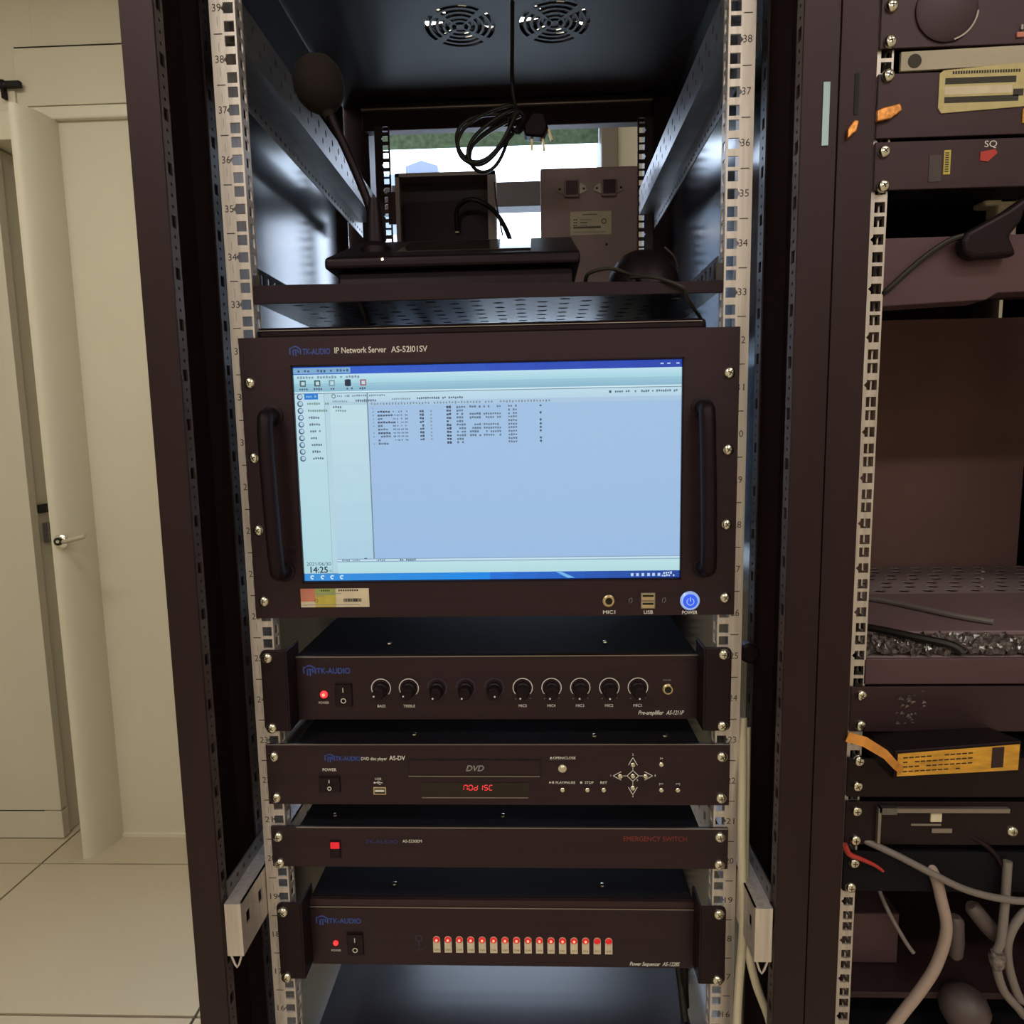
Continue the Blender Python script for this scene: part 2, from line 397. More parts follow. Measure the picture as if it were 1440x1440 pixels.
# ceiling lamps (above the frame)
lamps = []
for i, (x, y, z) in enumerate(LAMPS):
    x, y, z = x*1000, y*1000, z*1000
    h = thing('ceiling_lamp', ('white ceiling tube lamp on the left in front of the racks', 'white ceiling tube lamp on the right in front of the racks', 'white ceiling tube lamp left of the racks', 'far white ceiling tube lamp on the left side of the room', 'far white ceiling tube lamp on the right side of the room')[i], 'lamp', (x, y, z+5), 'ceiling tube lamps of the room')
    t = MB(); t.box(x-620, x+620, y-150, y+150, z+12, z+40, 'lamp_white'); part('housing', t, h, bevel=4)
    for k in (-1, 1):
        t = MB(); t.tube([(x-590, y+k*75, z+6), (x+590, y+k*75, z+6)], 7, 'lamp_tube', 10, 0); part('tube', t, h, smooth=True)
# tube lamp added above the window to make bright specks in the fan slots
h = thing('added_speck_lamp', 'unseen wall tube lamp added above the window for bright specks in the fan slots', 'lamp', (-140, 1520, 2600))
t = MB(); t.box(-760, 480, 1530, 1550, 2600, 2690, 'lamp_white'); part('housing', t, h, bevel=3)
t = MB(); t.tube([(-740, 1512, 2645), (460, 1512, 2645)], 17, 'lamp_tube', 12, 0); part('tube', t, h, smooth=True)
# outside
mb = MB(); mb.box(-40000, 40000, 1900, 90000, -6000, -5900, 'ground_outside'); struct('ground_outside', mb)
h = thing('far_building', 'pale hazy building with a small gabled roof hut seen through the window', 'building', (-3000, 40000, -5900))
t = MB(); t.box(-20000, -4300, 40000, 52000, -5900, 16150, 'pale_wall_outside'); part('wall', t, h)
t = MB(); t.prism([(-7440, 16150), (-5550, 16150), (-5550, 16960), (-6500, 17260), (-7440, 16960)], (0, 41000, 0), (1, 0, 0), (0, 0, 1), (0, 3000, 0), 'pale_roof_outside'); part('roof_hut', t, h)

# ================================================================== racks
SQH = 4.75
def rail_cells(side, u0, u1, xin, xout, cxh):
    # cells in (x, z) ; notch on the middle hole points to the numbers (outwards = side)
    a, b = min(xin, xout), max(xin, xout); out = []
    for u in range(u0, u1+1):
        z = U(u)
        for k, (lo, hi, c) in enumerate(((-22.225, -7.94, -15.875), (-7.94, 7.94, 0), (7.94, 22.225, 15.875))):
            h = sq(cxh, z+c, SQH)
            if k == 1:
                if side < 0: h = [(cxh-SQH, z-SQH), (cxh-SQH, z-2.6), (cxh-SQH-2.6, z), (cxh-SQH, z+2.6), (cxh-SQH, z+SQH), (cxh+SQH, z+SQH), (cxh+SQH, z-SQH)]
                else: h = [(cxh-SQH, z-SQH), (cxh-SQH, z+SQH), (cxh+SQH, z+SQH), (cxh+SQH, z+2.6), (cxh+SQH+2.6, z), (cxh+SQH, z-2.6), (cxh+SQH, z-SQH)]
            out.append((a, b, z+lo, z+hi, [h]))
    return out
def strip_cells(z0, z1, y0, y1, off):
    # perforated strip: one square hole and three small round ones per unit
    out = []; ym = (y0+y1)/2; z = off
    while z < z1:
        if z > z0:
            out.append((y0, y1, z-8, z+8, [sq(ym, z, 3.6, 5.2)]))
            for k in (1, 2, 3):
                c = z+7.2+k*9.1-4.55+.45
                out.append((y0, y1, z+8+(k-1)*9.4833, z+8+k*9.4833, [ngon(ym, z+8+(k-.5)*9.4833, 1.7, n=6)]))
        z += 44.45
    return out
UB, UT = 1, 42
def cabinet(cx, label, numbers, upto=1):
    c = thing('rack_cabinet', label, 'server rack', (cx, 280, 0))
    TOP = 2010
    for sd in (-1, 1):
        X = lambda v: cx+sd*v
        lo = lambda a, b: (min(X(a), X(b)), max(X(a), X(b)))
        # front post: folded sheet
        t = MB()
        a, b = lo(270, 299.5); t.box(a, b, -63, -61, 60, TOP, 'frame_paint')
        a, b = lo(297.5, 299.5); t.box(a, b, -61, 44, 60, TOP, 'frame_paint')
        a, b = lo(270, 299.5); t.box(a, b, 42, 44, 60, TOP, 'frame_paint')
        p = part('front_post', t, c, bevel=.6)
        for (y0, y1, off) in ((-61, -47, U(4)+18), (26, 42, U(4)+30)):
            t = MB(); t.plate((X(270), 0, 0), (0, 1, 0), (0, 0, 1), (sd*1.5, 0, 0), strip_cells(150, 1990, y0, y1, off), 'strip_paint'); part('perforated_strip', t, p)
        # rear post, shifted like the rear rails
        t = MB(); a, b = lo(254, 299.5); t.box(a, b, 640, 690, 60, TOP, 'frame_paint'); part('rear_post', t, c, bevel=2)
        t = MB(); a, b = lo(296, 299.3); t.box(a, b, 46, 627, 90, TOP-4, 'gloss_paint'); part('side_panel', t, c)
        # front rail : C profile with square holes
        t = MB()
        t.plate((cx, 0, 0), (1, 0, 0), (0, 0, 1), (0, 2, 0), rail_cells(sd, UB, UT, sd*226, sd*250.5, sd*232.55), 'galvanised')
        cells = []
        for u in range(UB, UT+1):
            for k in (-15.875, 0, 15.875):
                lo_, hi_ = (-22.225, -7.94) if k < 0 else (-7.94, 7.94) if k == 0 else (7.94, 22.225)
                cells.append((2, 17, U(u)+lo_, U(u)+hi_, [sq(9.5, U(u)+k, 4.2, 4.8)]))
        t.plate((X(226), 0, 0), (0, 1, 0), (0, 0, 1), (sd*1.6, 0, 0), cells, 'galvanised')
        a, b = lo(248.9, 250.5); t.box(a, b, 2, 52, U(UB)-22.2, U(UT)+22.2, 'galvanised')
        r = part('mounting_rail', t, c, label=('right' if sd > 0 else 'left')+' galvanised mounting rail with square holes')
        if numbers:
            t = MB()
            for u in range(10, UT+1):
                txt(t, str(u), cx+sd*243.3, U(u)+.5, 6.6, -.12, 'print_dark', width=8.2, align='c')
                for q in ((U(u)+22.2,),): rect(t, cx+sd*243.3-4, cx+sd*243.3+4, q[0]-.45, q[0]+.45, -.12, 'print_dark')
                if sd < 0: rect(t, cx-243.6, cx-243.1, U(u)+7, U(u)+15, -.12, 'print_grey'); rect(t, cx-243.6, cx-243.1, U(u)-15, U(u)-7, -.12, 'print_grey')
            part('unit_numbers', t, r)
        # rear rail
        rx = 12 if numbers else 0
        t = MB()
        t.plate((cx+rx, 615, 0), (1, 0, 0), (0, 0, 1), (0, 2, 0), [q for q in rail_cells(sd, 5, 42, sd*222, sd*250, sd*230)], 'strip_paint')
        part('rear_rail', t, c)
        # depth beams: upper one seen from below, lower one seen from above
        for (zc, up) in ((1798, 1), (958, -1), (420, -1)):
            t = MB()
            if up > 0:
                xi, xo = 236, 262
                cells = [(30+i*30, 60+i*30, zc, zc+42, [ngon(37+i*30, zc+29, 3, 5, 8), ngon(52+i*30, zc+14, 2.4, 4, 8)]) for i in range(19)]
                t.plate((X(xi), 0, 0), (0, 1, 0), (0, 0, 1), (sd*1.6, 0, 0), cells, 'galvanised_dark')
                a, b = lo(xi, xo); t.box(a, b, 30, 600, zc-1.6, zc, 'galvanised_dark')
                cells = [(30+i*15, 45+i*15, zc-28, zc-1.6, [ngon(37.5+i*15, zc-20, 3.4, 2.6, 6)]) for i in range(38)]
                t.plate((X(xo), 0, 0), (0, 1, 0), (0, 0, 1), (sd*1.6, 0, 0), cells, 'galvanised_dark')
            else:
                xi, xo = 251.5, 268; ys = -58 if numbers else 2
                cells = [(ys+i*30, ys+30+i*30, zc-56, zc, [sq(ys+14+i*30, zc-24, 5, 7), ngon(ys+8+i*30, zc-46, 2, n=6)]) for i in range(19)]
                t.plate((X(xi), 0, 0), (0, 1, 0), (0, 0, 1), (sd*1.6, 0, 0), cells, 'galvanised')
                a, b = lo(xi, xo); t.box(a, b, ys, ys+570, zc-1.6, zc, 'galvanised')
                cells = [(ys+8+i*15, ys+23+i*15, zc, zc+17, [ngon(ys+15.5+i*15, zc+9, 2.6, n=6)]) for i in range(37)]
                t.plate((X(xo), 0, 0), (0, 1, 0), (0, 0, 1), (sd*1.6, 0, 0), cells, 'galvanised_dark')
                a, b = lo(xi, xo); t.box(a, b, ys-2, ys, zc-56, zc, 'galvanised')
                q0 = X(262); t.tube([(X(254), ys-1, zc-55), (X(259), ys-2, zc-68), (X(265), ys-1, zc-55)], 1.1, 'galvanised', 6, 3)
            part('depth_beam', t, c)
    # top panel with two exhaust grilles
    t = MB()
    gx = (-57, 82); gy = 405; R = 58
    xs = [cx-299, cx+gx[0]-R, cx+gx[0]+R, cx+gx[1]-R, cx+gx[1]+R, cx+299]
    t.box(xs[0], xs[5], -63, gy-R, TOP, TOP+2, 'top_paint'); t.box(xs[0], xs[5], gy+R, 690, TOP, TOP+2, 'top_paint')
    for i in (0, 2, 4): t.box(xs[i], xs[i+1], gy-R, gy+R, TOP, TOP+2, 'top_paint')
    tp = part('top_panel', t, c)
    if numbers:
        for g in gx:
            t = MB(); X0 = cx+g; n = 48
            def cell(r0, r1, i0, i1, m='top_paint'):
                for i in range(i0, i1):
                    a0 = 2*PI*i/n; a1 = 2*PI*(i+1)/n
                    P = [(X0+r*math.cos(a), gy+r*math.sin(a)) for r, a in ((r0, a0), (r1, a0), (r1, a1), (r0, a1))]
                    t.prism(P, (0, 0, TOP), (1, 0, 0), (0, 1, 0), (0, 0, 2), m)
            rings = [6, 12, 16, 22, 26, 32, 36, 42, 46, 52, 56]
            cell(.01, 6, 0, n)
            for k in range(len(rings)-1):
                if k % 2 == 1: cell(rings[k], rings[k+1], 0, n)
                else:
                    for q in range(4):
                        s0 = 5+q*12; cell(rings[k], rings[k+1], s0, s0+2); 
            # corner fill to the square opening
            for q in range(4):
                sx, sy = ((1, 1), (-1, 1), (-1, -1), (1, -1))[q]
                P = [(X0+sx*R, gy+sy*R)]+[(X0+sx*56*math.cos(k/8*PI/2), gy+sy*56*math.sin(k/8*PI/2)) for k in range(9)]
                P = [P[0], (X0+sx*R, gy)]+P[1:]+[(X0, gy+sy*R)]
                t.prism(P, (0, 0, TOP), (1, 0, 0), (0, 1, 0), (0, 0, 2), 'top_paint')
            part('fan_grille', t, tp)
            t = MB(); t.lathe((X0, gy, TOP+4), (0, 0, 1), [(20, 0), (20, 8)], 20, 'plastic_black')
            for k in range(7):
                a = 2*PI*k/7; ca, sa = math.cos(a), math.sin(a)
                P = [(X0+r*ca-w*sa, gy+r*sa+w*ca) for r, w in ((19, -7), (55, -17), (55, 14), (19, 6))]
                t.prism(P, (0, 0, TOP+6), (1, 0, 0), (0, 1, 0), (0, 0, 3), 'plastic_black')
            part('fan_rotor', t, tp)
            t = MB()
            for i in range(32):
                a0 = 2*PI*i/32; a1 = 2*PI*(i+1)/32
                P = [(X0+r*math.cos(a), gy+r*math.sin(a)) for r, a in ((57, a0), (62, a0), (62, a1), (57, a1))]
                t.prism(P, (0, 0, TOP+2), (1, 0, 0), (0, 1, 0), (0, 0, 14), 'plastic_black')
            for k in range(4):
                a = PI/4+k*PI/2; ca, sa = math.cos(a), math.sin(a)
                P = [(X0+r*ca-w*sa, gy+r*sa+w*ca) for r, w in ((20, -4), (58, -4), (58, 4), (20, 4))]
                t.prism(P, (0, 0, TOP+13), (1, 0, 0), (0, 1, 0), (0, 0, 3), 'plastic_black')
            t.lathe((X0, gy, TOP+12), (0, 0, 1), [(22, 0), (22, 4)], 20, 'plastic_black')
            part('fan_housing', t, tp)
    # rear frame: deep crossbar, bottom frame, feet
    t = MB(); t.box(cx-262, cx+262, 628, 650, TOP-46, TOP, 'frame_paint'); t.box(cx-262, cx+262, 620, 628, TOP-14, TOP-10, 'edge_grey'); part('rear_crossbar', t, c, bevel=1.5)
    t = MB(); t.box(cx-299, cx+299, -63, 690, 55, 88, 'frame_paint'); part('base_frame', t, c, bevel=2)
    for (dx, dy) in ((-260, -20), (260, -20), (-260, 640), (260, 640)):
        t = MB(); t.lathe((cx+dx, dy, 0), (0, 0, 1), [(28, 0), (28, 8), (12, 12), (12, 56)], 18, 'plastic_black'); part('levelling_foot', t, c, smooth=True)
    return c
rackA = cabinet(0, 'black open-fronted server rack in the middle holding the screen and audio units', True)
rackB = cabinet(600, 'black server rack on the right edge filled with cables and brown panels', False)
# rear door closing the right-hand rack, dark paper slip on its post
t = MB(); t.box(335, 865, 630, 640, 90, 1990, 'brown_panel'); part('rear_door', t, rackB)
t = MB(); t.box(287, 292.4, -64, -63, 1648.5, 1698, 'bluish_plate'); part('pale_sticker', t, rackA, label='pale blue strip stuck on the right front post')
t = MB(); t.box(312.5, 316, -63.6, -63, 1672, 1704, 'dark_gap'); part('post_slot', t, rackB)

# ---- a pan head screw with a cross recess, shared by every unit
def screw_mesh():
    t = MB(); t.lathe((0, 0, 0), (0, -1, 0), [(5.7, -.3), (5.7, 1.3), (5.0, 2.8), (3.6, 3.8), (1.6, 4.1)], 20, 'screw_steel')
    t.box(-2.6, 2.6, -4.2, -3.4, -.5, .5, 'print_dark'); t.box(-.45, .45, -4.2, -3.4, -2.6, 2.6, 'print_dark')
    return mesh_of('screw', t, smooth=True)
SCREW = screw_mesh()
def screws(parent, pts, y=-4):
    for (x, z) in pts: inst('screw', SCREW, parent, (x, y, z), (0, random.random()*3, 0))
def lid_screws(parent, pts, z):
    t = MB(); t.lathe((0, 0, 0), (0, 0, 1), [(3, 0), (2.6, 1.4), (1, 1.9)], 12, 'screw_steel'); me = mesh_of('lid_screw', t, smooth=True)
    for (x, y) in pts: inst('lid_screw', me, parent, (x, y, z))

# ================================================================== IP network server
c = thing('network_server', 'tall black rack server with a lit desktop screen and two pull handles', 'server', (0, 200, U(26)-2))
F = -4.0
PX0, PX1, PZ0, PZ1 = -241.3, 241.3, 1232.5, 1512
SX0, SX1, SZ0, SZ1 = -191.2, 188.8, 1268.5, 1485
t = MB()
t.box(PX0, SX0, F, 0, PZ0, PZ1, 'brushed_panel'); t.box(SX1, PX1, F, 0, PZ0, PZ1, 'brushed_panel')
t.box(SX0, SX1, F, 0, SZ1, PZ1, 'brushed_panel'); t.box(SX0, SX1, F, 0, PZ0, SZ0, 'brushed_panel')
part('front_panel', t, c)
t = MB()
for (a, b, z0, z1) in ((SX0, SX0+1.4, SZ0, SZ1), (SX1-1.4, SX1, SZ0, SZ1), (SX0, SX1, SZ1-1.4, SZ1), (SX0, SX1, SZ0, SZ0+1.4)): t.box(a, b, F-.7, 0, z0, z1, 'plastic_black')
part('screen_bezel', t, c)
t = MB(); t.box(-222, 222, 0.5, 425, PZ0+3, PZ1-4, 'chassis_black'); part('chassis', t, c, bevel=1)
# screen and its picture
t = MB(); t.box(SX0, SX1, -1.2, .4, SZ0, SZ1, 'plastic_black')
sx0, sx1, sz0, sz1 = -190.0, 187.8, 1270.3, 1483.2
DX = lambda u: sx0+u*(sx1-sx0)
DZ = lambda v: sz1-v*(sz1-sz0)
scn = part('screen', t, c)
L0 = -1.35
t = MB()
def ui(u0, u1, v0, v1, col, lay=0): rect(t, DX(u0), DX(u1), DZ(v1), DZ(v0), L0-.05*lay, scr(*col))
def grad(u0, u1, v0, v1, c0, c1, n, lay=0, horiz=False):
    for i in range(n):
        a, b = i/n, (i+1)/n; k = (i+.5)/n; cc = tuple(int(c0[j]+(c1[j]-c0[j])*k) for j in range(3))
        if horiz: ui(u0+(u1-u0)*a, u0+(u1-u0)*b, v0, v1, cc, lay)
        else: ui(u0, u1, v0+(v1-v0)*a, v0+(v1-v0)*b, cc, lay)
grad(0, 1, 0, .034, (40, 96, 205), (22, 60, 170), 8, 0, True); ui(0, .15, .004, .030, (120, 165, 205), 1)
grad(0, 1, .034, .075, (186, 222, 236), (160, 208, 222), 4); grad(0, 1, .075, .112, (150, 196, 214), (132, 178, 202), 3)
ui(0, 1, .112, .118, (205, 230, 238)); ui(0, 1, .118, .122, (120, 150, 175))
grad(0, .078, .122, .965, (186, 217, 229), (170, 212, 222), 8)
ui(.078, .092, .122, .965, (176, 208, 222)); grad(.092, 1, .122, .160, (184, 216, 230), (178, 208, 228), 3)
ui(.092, .19, .160, .175, (168, 200, 216)); grad(.092, .19, .175, .895, (188, 218, 228), (168, 204, 224), 8)
ui(.192, 1, .160, .180, (166, 196, 222)); grad(.192, 1, .180, .895, (158, 190, 224), (152, 186, 224), 8)
ui(.092, 1, .895, .899, (130, 160, 190)); ui(.092, 1, .899, .907, (196, 222, 236)); ui(.092, 1, .907, .912, (140, 172, 198)); grad(.092, 1, .912, .966, (184, 222, 228), (176, 216, 224), 3)
grad(0, .5, .966, 1, (52, 140, 215), (10, 132, 226), 8, 0, True); grad(.5, 1, .966, 1, (18, 110, 214), (24, 62, 150), 8, 0, True)
ui(0.1895, .1925, .122, .895, (110, 130, 150), 1); ui(.0775, .0785, .122, .965, (140, 165, 185), 1)
part('window_layout', t, scn)
t = MB()
def dashes(u, v, n, step, w, h, col, lay=2):
    for i in range(n):
        if random.random() < .12: continue
        ui(u+i*step, u+i*step+w, v-h/2*random.uniform(.6, 1.2), v+h/2*random.uniform(.6, 1.2), col, lay)
G1, G2, G3 = (92, 112, 134), (122, 142, 160), (70, 84, 108)
dashes(.012, .018, 16, .0085, .005, .012, (60, 90, 120)); dashes(.01, .047, 22, .0075, .005, .011, G2)
for i, (u, col) in enumerate(((.024, (70, 100, 100)), (.062, (60, 90, 95)), (.1, (110, 150, 165)), (.142, (25, 45, 70)), (.182, (150, 90, 110)))):
    ui(u-.008, u+.008, .060, .088, col, 2); ui(u-.004, u+.005, .066, .082, (185, 212, 222), 3); dashes(u-.010, .100, 4, .006, .004, .010, G3)
    if i == 3: ui(u-.004, u+.006, .058, .09, (20, 40, 66), 4)
for i in range(10):
    v = .135+i*.0315
    cx_, cz_ = DX(.014), DZ(v)
    arc(t, cx_, cz_, 2.2, 1.4, 0, 360, L0-.1, scr(64, 84, 120), 14); arc(t, cx_+.4, cz_+.3, 1.0, 2.0, 0, 360, L0-.12, scr(170, 205, 225), 12)
    if i == 0: ui(.026, .062, v-.016, v+.012, (32, 120, 205), 2); dashes(.031, v-.002, 5, .0055, .004, .010, (120, 180, 225), 3)
    else: dashes(.032+.001*i, v, (0, 10, 9, 5, 5, 5, 4, 5, 5, 5)[i], .0058, .0042, .010, (110, 150, 140) if i < 3 else G1)
arc(t, DX(.103), DZ(.134), 1.8, 1.0, 0, 360, L0-.1, scr(110, 140, 130), 14)
dashes(.112, .134, 6, .005, .003, .008, G2); dashes(.135, .133, 20, .0055, .004, .009, G2)
dashes(.1, .158, 8, .005, .003, .008, G2); dashes(.16, .156, 10, .0055, .004, .011, G1); dashes(.245, .152, 12, .005, .003, .008, G2); dashes(.32, .150, 22, .0055, .004, .010, G1)
dashes(.1, .184, 4, .006, .004, .010, G1); dashes(.106, .200, 5, .006, .004, .010, G2)
dashes(.2, .172, 60, .0078, .004, .010, G2)
for i in range(11):
    v = .193+i*.0162
    dashes(.203, v, 1, .006, .003, .007, G2); n = (1, 6, 6, 2, 7, 2, 4, 5, 5, 1, 4)[i]; dashes(.216, v, n, .0068, .0055, .009, G3 if i in (1, 2, 4, 7) else G1)
    if i not in (0, 10):
        for k in range(4): dashes(.256+k*.0105, v, 2, .004, .003, .007, G1)
        dashes(.326, v, 2, .006, .005, .010, G3); dashes(.354, v, 1, .005, .004, .008, G2)
    dashes(.396, v, 2, .0065, .0055, .010, (60, 70, 92))
    if i in (0, 2, 3, 5, 6, 7, 8): dashes(.422, v, 4, .0062, .0048, .010, G1); dashes(.456, v, 5, .006, .0048, .010, G1); dashes(.492, v, 8, .0058, .004, .009, G1)
    else: dashes(.422, v, 3, .0062, .0048, .010, G1)
    dashes(.556, v, 4, .006, .0042, .009, G1); dashes(.637, v, 1, .006, .005, .011, G3)
dashes(.815, .138, 1, .01, .006, .01, G3); dashes(.83, .138, 7, .0055, .004, .010, G1); dashes(.88, .138, 20, .0055, .004, .010, G1)
dashes(.105, .903, 9, .0055, .004, .008, G2); dashes(.2, .903, 4, .0055, .004, .008, G2); dashes(.26, .903, 8, .0055, .004, .010, G1)
ui(.165, .172, .892, .897, G3, 3)
txt(t, '2021/06/30', DX(.008), DZ(.918), 3.6, L0-.12, scr(64, 84, 100), width=25)
txt(t, '14:25', DX(.018), DZ(.946), 6.2, L0-.12, scr(38, 52, 66), width=17.5, bold=.22); txt(t, '41', DX(.068), DZ(.952), 2.6, L0-.12, scr(90, 110, 125))
for u in (.012, .040, .066, .092): arc(t, DX(u+.01), DZ(.983), 1.6, 1.3, 30, 300, L0-.12, scr(190, 225, 245), 12)
t.quad((DX(.675), L0-.1, DZ(.968)), (DX(.69), L0-.1, DZ(.968)), (DX(.725), L0-.1, DZ(.997)), (DX(.705), L0-.1, DZ(.997)), scr(110, 180, 235))
for u in (.872, .886, .9, .915, .928, .942): ui(u, u+.007, .978, .992, (180, 205, 235), 2)
dashes(.957, .977, 4, .006, .004, .010, (200, 215, 240)); dashes(.953, .990, 6, .0058, .004, .010, (190, 210, 240))
for u in (.945, .962, .985): ui(u, u+.008, .014, .020, (175, 205, 235), 2)
prints('window_text', t, scn, 6.0)
# recessed grip handles
for sx, xc0, xc1 in ((-1, -211.5, -208.5), (1, 206.5, 210)):
    t = MB(); z0, z1 = 1277, 1441
    prof = [(xc1+(xc0-xc1)*0, F, z0)]
    t.tube([(xc1, F+1, z0+4), (xc1, F-13, z0+6), (xc1, F-21, z0+14), ((xc0+xc1)/2, F-23, (z0+z1)/2), (xc0, F-21, z1-14), (xc0, F-13, z1-6), (xc0, F+1, z1-4)], 7.6, 'plastic_black', 14, 6)
    hd = part('pull_handle', t, c, smooth=True)
    for zz, xx in ((z0+4, xc1), (z1-4, xc0)):
        t = MB(); t.lathe((xx, F, zz), (0, -1, 0), [(10.5, 0), (10.5, 1.6), (8, 2.4)], 18, 'plastic_black'); part('handle_foot', t, hd, smooth=True)
screws(c, [(-232.5, 1468.8), (-233, 1395.6), (-233, 1323.2), (-232, 1250.4), (232, 1469.2), (232, 1396.2), (232, 1323.4), (232, 1250.2)])
t = MB(); logo(t, -191, 1498.3, 9.5, F-.15, 'print_blue', 'print_blue'); txt(t, 'TK-AUDIO', -178.5, 1497.8, 5.6, F-.15, 'print_blue', width=27, bold=.12); part('brand_print', t, c)
t = MB(); txt(t, 'IP Network Server', -147.2, 1498.4, 5.6, F-.15, 'print_white', width=50.5, bold=.12); txt(t, 'AS-52I01SV', -91.8, 1498.2, 5.6, F-.15, 'print_white', width=35, bold=.12)
for s_, x, z in (('MIC1', 117.6, 1236.2), ('USB', 156.6, 1235.8), ('POWER', 197.5, 1235.2)): txt(t, s_, x, z, 3.4, F-.15, 'print_white', width=3.0*len(s_), align='c', bold=.1)
for x in (139, 172): strip(t, [(x-1.6, 1246), (x-1.6, 1249), (x+1, 1250.5), (x+1.6, 1247.5), (x-.2, 1245)], .4, F-.15, 'print_grey')
prints('lettering', t, c)
st = MB(); st.box(-193.9, -124, F-.35, F, 1243.6, 1262.8, 'label_cream')
sk = part('serial_sticker', st, c, label='cream serial sticker with pink, green and yellow corner')
t = MB(); y = F-.42
rect(t, -193.9, -179, 1249.5, 1262.8, y, 'label_pink'); rect(t, -179, -158, 1256, 1262.8, y, 'label_green'); rect(t, -179, -158, 1243.6, 1256, y, 'label_yellow')
for i in range(14): rect(t, -150+i*1.3, -149.2+i*1.3+random.random()*.5, 1249, 1252.5, y-.05, 'print_dark')
for i in range(9): rect(t, -155+i*2.3, -153.4+i*2.3, 1260, 1261.8, y-.05, 'print_dark')
for i in range(5): rect(t, -173+i*2, -171.7+i*2, 1260, 1261.6, y-.05, 'print_dark')
rect(t, -178, -152, 1257.2, 1257.9, y-.05, 'print_grey'); rect(t, -178, -170, 1254.8, 1255.5, y-.05, 'print_grey'); rect(t, -192, -134, 1245.6, 1246.3, y-.05, 'print_grey'); arc(t, -178, 1250.3, 1.7, .4, 0, 360, y-.05, 'print_dark', 14)
part('sticker_print', t, sk)
t = MB(); t.lathe((117.2, F, 1247.6), (0, -1, 0), [(6.2, 0), (6.2, 1.2), (5.2, 2), (3.6, 2), (3.6, .3)], 24, 'gold_metal'); t.lathe((117.2, F-.2, 1247.6), (0, -1, 0), [(3.7, 0), (3.6, .3)], 20, 'dark_gap'); part('microphone_jack', t, c, smooth=True)
t = MB(); t.box(148.9, 163.3, F-1, F, 1239.4, 1255.6, 'edge_grey'); us = part('usb_port', t, c, bevel=.8)
for z in (1243.4, 1251.4):
    t = MB(); t.box(149.9, 162.3, F-1.25, F-.95, z-3, z+3, 'gold_metal'); t.box(150.6, 161.6, F-1.5, F-1.2, z+.2, z+2.2, 'dark_gap'); part('socket', t, us)
t = MB(); t.lathe((197.4, F, 1247.2), (0, -1, 0), [(9.6, 0), (9.6, 1.2), (8.2, 2.4), (7.4, 2.4)], 32, 'power_ring'); pw = part('power_button', t, c, smooth=True, label='round power button lit blue')
t = MB(); t.lathe((197.4, F-1.4, 1247.2), (0, -1, 0), [(7.4, 0), (7.2, 1.2), (6, 1.7)], 28, 'power_blue'); arc(t, 197.4, 1246.8, 3.4, .8, 120, 420, F-3.3, 'power_ring'); strip(t, [(197.4, 1247), (197.4, 1251.4)], .9, F-3.3, 'power_ring'); part('power_lens', t, pw, smooth=True)

# ================================================================== two-unit chassis with folded ears (pre-amplifier, power sequencer)
def eared(c, ez0, ez1, bz0, bz1, top, depth, Y=20):
    for sd in (-1, 1):
        t = MB(); x0, x1 = sorted((sd*214.5, sd*240.5))
        r = 5; P = [(x0 if sd < 0 else x1, 0)]
        e = sd*240.5; i = sd*214.5
        poly = [(i, ez0), (e-sd*r, ez0), (e-sd*1.5, ez0+1.5), (e, ez0+r), (e, ez1-r), (e-sd*1.5, ez1-1.5), (e-sd*r, ez1), (i, ez1)]
        t.prism(poly, (0, -3, 0), (1, 0, 0), (0, 0, 1), (0, 3, 0), 'ear_panel')
        a, b = sorted((sd*212.4, sd*215.4)); t.box(a, b, -3, 32, ez0, ez1, 'ear_panel')
        part('mounting_ear', t, c, bevel=1.2)
    t = MB(); t.box(-212, 212, Y, Y+4, bz0, bz1, 'brushed_panel'); t.box(-212, 212, Y-.5, Y+.8, bz1-1.1, bz1, 'edge_grey'); part('front_panel', t, c)
    t = MB(); t.box(-211.5, 211.5, Y+4, Y+depth, bz0+1, top, 'chassis_black'); part('chassis', t, c, bevel=1)
def rocker(c, x, z, w, h, y, lit=False, name='rocker_switch'):
    t = MB(); t.box(x-w/2-1, x+w/2+1, y-.9, y+1, z-h/2-1, z+h/2+1, 'plastic_black'); r = part(name, t, c, bevel=.5)
    t = MB(); t.prism([(y-.6, z-h/2), (y-2.6, z-h/2), (y-1.4, z), (y-2.9, z+h/2), (y-.6, z+h/2)], (x-w/2, 0, 0), (0, 1, 0), (0, 0, 1), (w, 0, 0), 'led_red' if False else 'ear_panel'); k = part('rocker', t, r)
    t = MB(); strip(t, [(x, z+h*.14), (x, z+h*.36)], .9, y-3.1, 'print_white'); arc(t, x, z-h*.24, 2.0*h/26+.6, .9, 0, 360, y-3.1, 'print_white', 20); part('rocker_marks', t, r)
    return r
def led(c, x, z, y, m='led_red', r=2.6, name='power_lamp'):
    t = MB(); t.lathe((x, y, z), (0, -1, 0), [(r, -.5), (r, .8), (r*.8, 1.8), (r*.3, 2.3)], 16, m); return part(name, t, c, smooth=True, label='glowing red lamp')

